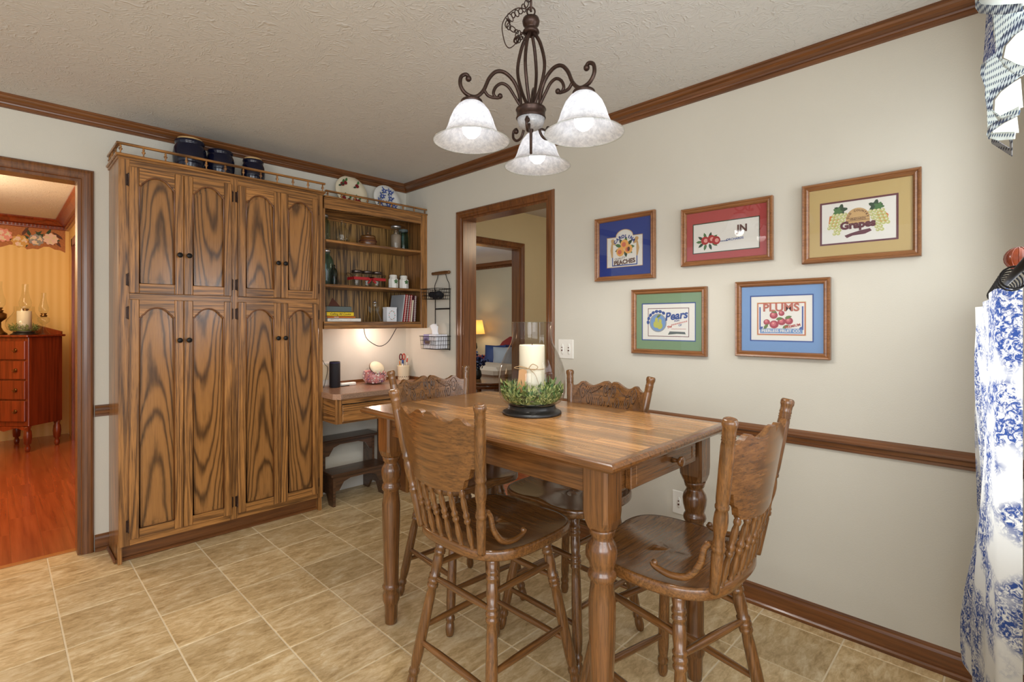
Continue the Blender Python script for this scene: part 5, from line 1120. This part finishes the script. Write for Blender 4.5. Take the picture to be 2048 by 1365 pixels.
cp('glass_cup', MB().lathe([(Z(1.895), .0001), (Z(1.898), .025), (Z(1.908), .040), (Z(1.93), .046)], 28), 'alabaster_shade')
cp('drop_finial', MB().lathe([(Z(1.815), .0001), (Z(1.816), .0045), (Z(1.885), .005), (Z(1.89), .008), (Z(1.90), .009), (Z(1.905), .005), (Z(1.93), .005)], 12), 'metal_bronze')
ARM = [(.036, 1.965), (.040, 2.005), (.058, 2.045), (.088, 2.070), (.118, 2.070), (.142, 2.045), (.160, 2.005), (.180, 1.983), (.200, 1.979), (.222, 1.988), (.236, 2.010), (.234, 2.036), (.218, 2.046), (.207, 2.036)]
ARM2 = [(.034, 1.965), (.058, 2.000), (.078, 2.026), (.100, 2.034), (.120, 2.020), (.128, 1.998), (.118, 1.985), (.104, 1.990)]
ARM3 = [(.160, 2.006), (.148, 1.990), (.134, 1.985), (.118, 1.985)]
LOW = [(.028, 1.945), (.030, 1.905), (.040, 1.880), (.058, 1.872), (.074, 1.884), (.074, 1.905), (.062, 1.912), (.058, 1.902)]
angs = [math.atan2(.095, -.177), math.atan2(-.207, .0216), math.atan2(.11, .154)]
for ai, a in enumerate(angs):
    ca, sa = math.cos(a), math.sin(a)
    def rad(tab, n=6): return spline([(r*ca, r*sa, Z(z)) for r, z in tab], n)
    m = MB().tube(rad(ARM), .0062, 8).sphere((.210*ca, .210*sa, Z(2.034)), .010, 10).tube(rad(ARM2), .0052, 8).sphere((.106*ca, .106*sa, Z(1.992)), .009, 10).tube(rad(ARM3), .0052, 8)
    arm = cp('arm', m, 'metal_bronze')
    a2 = a+PI/3; c2_, s2_ = math.cos(a2), math.sin(a2)
    cp('lower_scroll', MB().tube(spline([(r*c2_, r*s2_, Z(z)) for r, z in LOW], 6), .0045, 8).sphere((.062*c2_, .062*s2_, Z(1.904)), .009, 10), 'metal_bronze')
    sx_, sy_ = .200*ca, .200*sa; Mx = Matrix.Translation((sx_, sy_, 0))
    cp('socket_cap', MB().lathe([(Z(1.935), .018), (Z(1.958), .033), (Z(1.962), .035), (Z(1.966), .033), (Z(1.972), .012), (Z(1.98), .008)], 22, M=Mx), 'metal_bronze', arm)
    prs = [(Z(1.958), .031), (Z(1.948), .043), (Z(1.93), .057), (Z(1.905), .068), (Z(1.88), .076), (Z(1.864), .083), (Z(1.852), .093), (Z(1.843), .106), (Z(1.838), .117), (Z(1.836), .1205)]
    cp('glass_shade', MB().shell(prs, 48, M=Mx), 'alabaster_shade', arm)
    cp('shade_rim', MB().tube([(sx_+.1205*math.cos(q), sy_+.1205*math.sin(q), Z(1.8355)) for q in [i*2*PI/48 for i in range(48)]], .0022, 6, closed=True), 'glass_clear', arm)
    cp('bulb', MB().lathe([(Z(1.935), .010), (Z(1.915), .014), (Z(1.895), .026), (Z(1.875), .030), (Z(1.86), .026), (Z(1.848), .014), (Z(1.845), .0001)], 20, M=Mx), 'bulb', arm)
    l = bpy.data.lights.new('chandelier_bulb_light', 'SPOT'); l.energy = 17; l.color = (1, .96, .90); l.spot_size = math.radians(165); l.spot_blend = .35; l.shadow_soft_size = .028
    lo = bpy.data.objects.new('chandelier_bulb_light', l); COL.objects.link(lo); lo.location = (CC.x+sx_, CC.y+sy_, 1.843)
# ------------------------------------------------------------------ curtain, rod and jabot valance at the near window
rod = thing('curtain_rod', 'dark curtain rod with brown ball finials and black rings at the window', 'curtain rod', (1.75, .030, 1.352)); RO = (1.75, .030, 1.352)
def rp(name, mb, mat): return mb.build(name, mat, rod, org=RO)
rp('pole', MB().lathe([(0, .0065), (1, .0065)], 12, a=(.95, -.0247, 1.352), b=(2.25, .031, 1.352)), 'metal_black')
rp('finial', MB().sphere((2.27, .032, 1.352), .019, 16).lathe([(0, .008), (.5, .012), (1, .009)], 10, a=(2.235, .0305, 1.352), b=(2.26, .0318, 1.352)), 'cherry')
for i in range(11):
    x = 2.20-i*.085; y = -.014+(x-1.20)*.0429; rp('ring', MB().tube([(x+.004*math.sin(q*2), y+.021*math.cos(q), 1.345+.021*math.sin(q)) for q in [k*PI/8 for k in range(16)]],   .0018, 6, closed=True), 'metal_black')
fin = MB().sphere((.0, 0, 0), .026, 18).lathe([(0, .010), (1, .008)], 10, a=(0, -.026, 0), b=(0, -.015, 0))
for k in range(6): a = k*PI/6; fin.tube([(.0262*math.cos(q)*math.cos(a), .0262*math.cos(q)*math.sin(a), .0262*math.sin(q)) for q in [i*PI/10 for i in range(20)]], .0014, 4, closed=True)
o = fin.build('tieback_knob', 'cherry'); o.location = (1.68, -.017, 1.41); tag(o, 'large carved brown ball finial above the curtain rings', 'finial')
ct = thing('toile_curtain', 'white and blue toile curtain panel gathered at the window', 'curtain', (1.85, .03, .3))
plan = [(2.30, -.005), (2.27, .055), (2.22, .070), (2.16, .048), (2.08, .066), (2.00, .046), (1.92, .058), (1.84, .040), (1.76, .048), (1.68, .032), (1.60, .036), (1.54, .026), (1.505, .0195), (1.490, .004), (1.480, -.020)]
pl = spline([(x, y, 0) for x, y in plan], 6); m = MB(); uvs = []; acc = 0; nz = 26; ds = [0]
for i in range(1, len(pl)): acc += (pl[i]-pl[i-1]).length; ds.append(acc)
for k in range(nz+1):
    z = .30+(1.332-.30)*k/nz
    for i, p in enumerate(pl):
        far = max(0, min(1, (p.x-1.52)/.35)); fl_ = far*(.034*math.exp(-((z-.34)/.28)**2)+.010*math.sin(z*7+p.x*9)); tz = (1.332-.030*far)*k/nz+.30*(1-k/nz)
        m.v.append((p.x-1.85, p.y+fl_-.03, tz-.3)); uvs.append((ds[i], z))
w_ = len(pl)
for k in range(nz):
    for i in range(w_-1): m.face([k*w_+i, k*w_+i+1, (k+1)*w_+i+1, (k+1)*w_+i], None, True)
m.build('panel', 'toile', ct, uvs=uvs)
# jabot: pleated cascade of cloth pieces; points are (metres along the valance, height)
JA, JB = Vector((2.10, .078)), Vector((1.52, -.018))     # the valance board runs slightly askew of the wall
jab = thing('window_valance', 'white cascading jabot valance with blue checked borders above the window', 'valance', (1.8, .03, 2.0))
JD = (JB-JA).normalized(); JN = Vector((JD.y, -JD.x)) if Vector((JD.y, -JD.x)).dot(Vector((-1, 1))) > 0 else Vector((-JD.y, JD.x))
def piece(name, pts, mat, dep):
    m = MB(); q = [(JA+JD*d_, z_) for d_, z_ in pts]; n = len(q); uvs = []
    for off in (dep, dep-.0015):
        for P, z in q: m.v.append((P.x+JN.x*off-1.8, P.y+JN.y*off-.03, z-2.0)); uvs.append(((P-JA).length*.30, z))
    m.face(range(n)); m.face(range(2*n-1, n-1, -1))
    for i in range(n): m.face([i, (i+1) % n, n+(i+1) % n, n+i])
    m.build(name, mat, jab, uvs=uvs)
cloth_w = plain('lining', (244, 246, 244), .9)
def lining():
    m, nt, b = base_mat('lining2'); b.inputs['Base Color'].default_value = (.9, .92, .9, 1); tr = N(nt, 'ShaderNodeBsdfTranslucent'); tr.inputs[0].default_value = (.9, .93, .9, 1); ms = N(nt, 'ShaderNodeMixShader'); ms.inputs[0].default_value = .5
    nt.links.new(b.outputs[0], ms.inputs[1]); nt.links.new(tr.outputs[0], ms.inputs[2]); nt.links.new(ms.outputs[0], nt.nodes['Material Output'].inputs['Surface']); MATS['lining2'] = m
lining()
piece('swag', [(0.0875, 2.2931), (0.6748, 1.9579), (0.6748, 1.8883), (0.342, 2.0564), (0.1869, 2.1391), (0.1194, 2.1805)], 'lining2', .004)
piece('border', [(0.0837, 2.2162), (0.1194, 2.1872), (0.1869, 2.1423), (0.342, 2.0605), (0.6389, 1.912), (0.6389, 1.8961), (0.4714, 1.9726), (0.342, 2.0372), (0.152, 2.1355), (0.0914, 2.1813)], 'gingham', .008)
piece('fold', [(0.1341, 2.1495), (0.2604, 2.0827), (0.3133, 1.951), (0.1869, 1.9883), (0.097, 2.0009), (0.0779, 2.0157), (0.1008, 2.0504), (0.1194, 2.1029)], 'toile', -.010)
piece('fold', [(0.2525, 2.0866), (0.6202, 1.9043), (0.6202, 1.8874), (0.5392, 1.922), (0.4095, 1.9541), (0.342, 1.9561), (0.3249, 1.9429), (0.2681, 2.017)], 'dots', -.004)
piece('border', [(0.6202, 1.8898), (0.6202, 1.8704), (0.4948, 1.9091), (0.4031, 1.926), (0.367, 1.9058), (0.3206, 1.9388), (0.342, 1.9576), (0.4031, 1.9572), (0.5392, 1.9225)], 'gingham', -.002)
piece('lining', [(0.5809, 1.8842), (0.6028, 1.7928), (0.5392, 1.8215), (0.3698, 1.9119), (0.3965, 1.9289), (0.4948, 1.9104)], 'lining2', -.008)
piece('border', [(0.3588, 1.9165), (0.5392, 1.8254), (0.6028, 1.7952), (0.6028, 1.783), (0.5707, 1.7871), (0.4948, 1.8234), (0.3965, 1.88)], 'dots', -.003)
piece('border', [(0.0779, 2.0157), (0.2985, 1.9589), (0.322, 1.9376), (0.1731, 1.9827), (0.1268, 1.9752), (0.1377, 1.9291), (0.0702, 1.9912)], 'gingham', -.006)
piece('fold', [(0.1485, 1.9913), (0.322, 1.9388), (0.3765, 1.9018), (0.5118, 1.8158), (0.3629, 1.8531), (0.2446, 1.8744), (0.1903, 1.8654), (0.1869, 1.8423), (0.1609, 1.9022), (0.1341, 1.9656)], 'dots', -.005)
piece('fold', [(0.1194, 1.9377), (0.1449, 1.9264), (0.1696, 1.8466), (0.1556, 1.8464), (0.1194, 1.9074)], 'gingham', -.009)
piece('border', [(0.5809, 1.7863), (0.6028, 1.7835), (0.4714, 1.809), (0.3449, 1.8371), (0.2712, 1.8429), (0.2619, 1.8199), (0.1953, 1.8475), (0.197, 1.8669), (0.2446, 1.875), (0.3833, 1.8487), (0.5229, 1.8113)], 'gingham', -.002)
piece('lining', [(0.5305, 1.7966), (0.552, 1.7257), (0.4095, 1.7651), (0.3392, 1.7763), (0.2604, 1.8173), (0.2681, 1.844), (0.342, 1.8382), (0.4714, 1.8112)], 'lining2', -.008)
piece('border', [(0.2619, 1.8183), (0.342, 1.7768), (0.552, 1.73), (0.5573, 1.7145), (0.4349, 1.7421), (0.342, 1.7644)], 'dots', -.003)
piece('fold', [(0.1834, 1.8516), (0.2619, 1.8199), (0.342, 1.7762), (0.4031, 1.7509), (0.2604, 1.7801), (0.2121, 1.7698), (0.192, 1.7937)], 'dots', -.004)
piece('border', [(0.5573, 1.715), (0.5552, 1.7106), (0.3698, 1.7491), (0.2446, 1.7678), (0.2236, 1.7546), (0.192, 1.7775), (0.217, 1.7929), (0.3833, 1.7597)], 'gingham', -.002)
piece('lining', [(0.4993, 1.7227), (0.5151, 1.6821), (0.2446, 1.7616), (0.2366, 1.7719), (0.3698, 1.7497)], 'lining2', -.008)
piece('border', [(0.2236, 1.7717), (0.342, 1.7379), (0.5151, 1.6853), (0.5084, 1.671), (0.342, 1.7167), (0.217, 1.7604)], 'dots', -.003)
piece('tail', [(0.197, 1.7712), (0.2366, 1.7514), (0.4223, 1.6727), (0.416, 1.6969), (0.4448, 1.6884), (0.4411, 1.6489), (0.2071, 1.7467)], 'gingham_dark', -.010)
# ------------------------------------------------------------------ dining room furniture
DC = Vector((.204, 6.75, 0)); sd = Vector((.75, .66, 0)).normalized(); fd = Vector((-.66, .75, 0)).normalized()
ds_ = thing('chest_of_drawers', 'reddish mahogany chest of drawers with turned legs in the dining room', 'dresser', DC); ds_.rotation_euler = (0, 0, math.atan2(sd.y, sd.x))
# local x = along side (depth), local y = along front (width)
def dp(name, mb, mat='cherry', par=None): return mb.build(name, mat, par or ds_)
DW, DD, DHt = .50, .36, 1.115
dp('carcass', bx(.012, DD, 0, DW, .25, DHt, bev=.004)); dp('top', bx(-.02, DD+.02, -.02, DW+.02, DHt, DHt+.022, bev=.006)); dp('back_board', MB().prism([(0, 0), (DW, 0), (DW, .03), (DW*.5, .09), (0, .03)], (DD, 0, DHt+.022), (0, 1, 0), (0, 0, 1), (1, 0, 0), -.012, .0))
for (a, b) in ((.03, .03), (.03, DW-.03), (DD-.03, .03), (DD-.03, DW-.03)): dp('leg', MB().lathe([(0, .012), (.01, .02), (.04, .024), (.07, .014), (.08, .028), (.15, .034), (.20, .03), (.22, .022), (.25, .03)], 14, M=Matrix.Translation((a, b, 0))))
for z0, z1 in ((.30, .50), (.515, .695), (.71, .885), (.90, 1.08)):
    d_ = dp('drawer', bx(-.008, .014, .02, DW-.02, z0, z1, bev=.004))
    for yy in (.11, DW-.11): dp('pull', MB().lathe([(0, .016), (.5, .018), (1, .010)], 10, a=(-.008, yy, (z0+z1)/2), b=(-.02, yy, (z0+z1)/2)).tube([(-.022, yy+.022*math.cos(q), (z0+z1)/2+.018*math.sin(q)) for q in [PI+i*PI/8 for i in range(9)]], .003, 5), 'c_brass', d_)
dp('skirt', MB().prism([(0, .25), (DW, .25), (DW, .2), (DW*.75, .235), (DW*.5, .2), (DW*.25, .235), (0, .2)], (0.006, 0, 0), (0, 1, 0), (0, 0, 1), (1, 0, 0), 0, .015))
RZ = ds_.rotation_euler.z
def on_dresser(u, v): return DC+sd*u+fd*v
def oil_lamp(label, p, k, base='glass_clear'):
    t = thing('oil_lamp', label, 'oil lamp', (p.x, p.y, DHt+.022), 0, 'oil lamps on the dining room chest')
    MB().lathe([(0, .05*k), (.01*k, .05*k), (.03*k, .028*k), (.06*k, .015*k), (.10*k, .014*k), (.115*k, .03*k), (.13*k, .046*k), (.165*k, .046*k), (.18*k, .02*k)], 20).build('font', base, t)
    MB().lathe([(.178*k, .022*k), (.19*k, .03*k), (.20*k, .016*k), (.21*k, .026*k), (.215*k, .02*k)], 16).build('burner', 'c_brass', t)
    MB().shell([(.215*k, .024*k), (.24*k, .038*k), (.27*k, .040*k), (.32*k, .026*k), (.37*k, .019*k), (.42*k, .02*k)], 20).build('chimney', 'glass_clear', t)
oil_lamp('short clear glass oil lamp at the right of the chest', on_dresser(.22, .06), 1.0)
oil_lamp('tall oil lamp with long chimney at the left of the chest', on_dresser(.06, .36), 1.25, 'c_brass')
oil_lamp('taller oil lamp behind the hurricane jar on the chest', on_dresser(.26, .30), 1.22)
p = on_dresser(.12, .16); t = thing('hurricane_lantern', 'glass hurricane jar with cream candle on the dining room chest', 'lantern', (p.x, p.y, DHt+.022))
MB().lathe([(0, .10), (.008, .10), (.016, .085), (.03, .08)], 24).build('foot', 'c_base_black', t); MB().shell([(.03, .08), (.05, .12), (.09, .135), (.14, .13), (.20, .09), (.23, .075), (.28, .075)], 28).build('glass_jar', 'glass_clear', t)
t2 = thing('pillar_candle', 'cream pillar candle in the dining room hurricane jar', 'candle', (p.x, p.y, DHt+.053)); MB().lathe([(0, .055), (.20, .055), (.205, .05), (.2, .0001)], 24).build('wax', 'c_wax', t2); MB().tube([(0, 0, .2), (0, .001, .215)], .0015, 5).build('wick', 'c_inkbrown', t2)
greens('green leaf ring inside the dining room hurricane jar', p.x, p.y, DHt+.055, .09, .03, 90, 5, 1.4)
# ------------------------------------------------------------------ living room seen through two doorways
t = thing('red_sofa', 'red camelback sofa against the living room wall', 'sofa', (6.2, 6.24, 0)); OO = (6.2, 6.55, 0)
bk = [(-.68, .42), (-.68, .68), (-.5, .74), (-.25, .88), (-.0, .98), (.25, 1.0), (.45, .90), (.58, .76), (.68, .70), (.68, .42)]
MB().prism(bk, (.35, 0, 0), (0, 1, 0), (0, 0, 1), (1, 0, 0), 0, .1).build('backrest', 'c_redcloth', t); MB().box(-.4, .35, -.62, .62, .2, .48, bev=.05).build('seat', 'c_redcloth', t)
for sy in (-1, 1): MB().lathe([(0, .1), (1, .1)], 18, a=(-.4, sy*.68, .56), b=(.45, sy*.68, .56)).box(-.38, .42, sy*.68-.07, sy*.68+.07, .15, .56).build('arm', 'c_redcloth', t)
for a, b in ((-.35, -.66), (-.35, .66), (.4, -.66), (.4, .66)): MB().lathe([(0, .02), (.15, .03)], 10, M=Matrix.Translation((a, b, 0))).build('leg', 'c_inkbrown', t)
def cushion(label, x, y, z, w, mat, rz, tilt):
    o = MB(); n = 14
    for i in range(n+1):
        for j in range(n+1):
            a, b = i/n*2-1, j/n*2-1; h = .07*(1-a**4)*(1-b**4)**.7; k = 1-.06*(1-abs(a*b)); o.v.append((h, a*w/2*k, b*w/2*k))
    base = len(o.v); o.v += [(-v[0], v[1], v[2]) for v in o.v]
    for i in range(n):
        for j in range(n):
            q = [i*(n+1)+j, (i+1)*(n+1)+j, (i+1)*(n+1)+j+1, i*(n+1)+j+1]; o.face(q, None, True); o.face([base+k for k in q][::-1], None, True)
    ob = o.build('throw_pillow', mat); ob.location = (x, y, z); ob.rotation_euler = (0, tilt, rz); tag(ob, label, 'pillow', 'pillows on the red sofa')
cushion('square navy pillow on the red sofa', 5.95, 6.26, .69, .37, 'c_cushion', .5, .25); cushion('grey knitted pillow leaning beside the navy pillow', 5.84, 5.93, .68, .36, 'c_cushgrey', .7, .3); cushion('second navy pillow behind the grey pillow', 6.16, 6.02, .70, .36, 'c_darkblue', .4, .2)
t = thing('cream_ottoman', 'cream upholstered ottoman before the red sofa', 'ottoman', (5.25, 5.62, 0)); MB().box(-.32, .32, -.45, .45, .17, .46, bev=.03).build('base', 'c_sofadark', t); MB().box(-.34, .34, -.47, .47, .46, .62, bev=.05).build('cushion', 'c_sofa', t)
for a, b in ((-.28, -.4), (-.28, .4), (.28, -.4), (.28, .4)): MB().lathe([(0, .02), (.17, .03)], 10, M=Matrix.Translation((a, b, 0))).build('leg', 'c_inkbrown', t)
t = thing('coffee_table', 'oval wooden coffee table in the living room', 'coffee table', (4.55, 5.10, 0)); MB().lathe([(.465, .40), (.468, .44), (.488, .445), (.49, .44)], 36, M=Matrix.Diagonal((.8, 1.15, 1, 1))).build('top', 'chair_Y', t)
MB().lathe([(.40, .35), (.465, .36)], 28, M=Matrix.Diagonal((.8, 1.15, 1, 1))).build('apron', 'chair_Y', t)
for a in (.7, 2.44, 3.84, 5.58): MB().lathe([(0, .015), (.2, .02), (.4, .028)], 12, M=Matrix.Translation((.24*math.cos(a), .34*math.sin(a), 0))).build('leg', 'chair_Z', t)
t = thing('table_lamp', 'table lamp with burlap shade lit beside the sofa', 'lamp', (6.33, 7.22, .62)); MB().lathe([(0, .09), (.02, .09), (.04, .04), (.1, .03), (.16, .06), (.24, .05), (.28, .02), (.32, .035), (.36, .02), (.38, .008), (.44, .008)], 20).build('base', 'c_base_black', t)
MB().shell([(.42, .20), (.68, .15)], 32).build('lamp_shade', 'burlap', t); MB().sphere((0, 0, .52), .035, 12).build('bulb', 'bulb', t)
point('table_lamp_light', (6.33, 7.22, 1.14), 12, (1, .72, .42), .05)
t = thing('side_table', 'small dark side table holding the living room lamp', 'table', (6.33, 7.22, 0)); MB().lathe([(.59, .16), (.6, .175), (.62, .175)], 28).build('top', 'c_inkbrown', t); MB().lathe([(0, .16), (.03, .15), (.06, .03), (.3, .04), (.59, .03)], 16).build('pedestal', 'c_inkbrown', t)
t = thing('flower_vase', 'dark vase of deep blue flowers in the living room', 'vase', (4.58, 5.16, .49)); MB().lathe([(0, .04), (.05, .06), (.11, .05), (.14, .03)], 16).build('vase', 'c_base_black', t)
m = MB(); r2 = random.Random(4)
for i in range(170):
    c = Vector((r2.gauss(0, .05), r2.gauss(0, .05), .24+r2.gauss(0, .05))); m.prism(disc(0, 0, .02, 6), c, Vector((r2.random()-.5, r2.random()-.5, r2.random()-.5)).normalized(), Vector((r2.random()-.5, r2.random()-.5, r2.random()-.5)).normalized(), (0, 0, 1), 0, .001)
o = m.build('blossoms', 'c_darkblue', t); o['kind'] = 'stuff'
m = MB()
for i in range(12): m.tube([(0, 0, .1), (r2.gauss(0, .05), r2.gauss(0, .05), .24)], .003, 4)
m.build('stems', 'c_darkgreen', t)
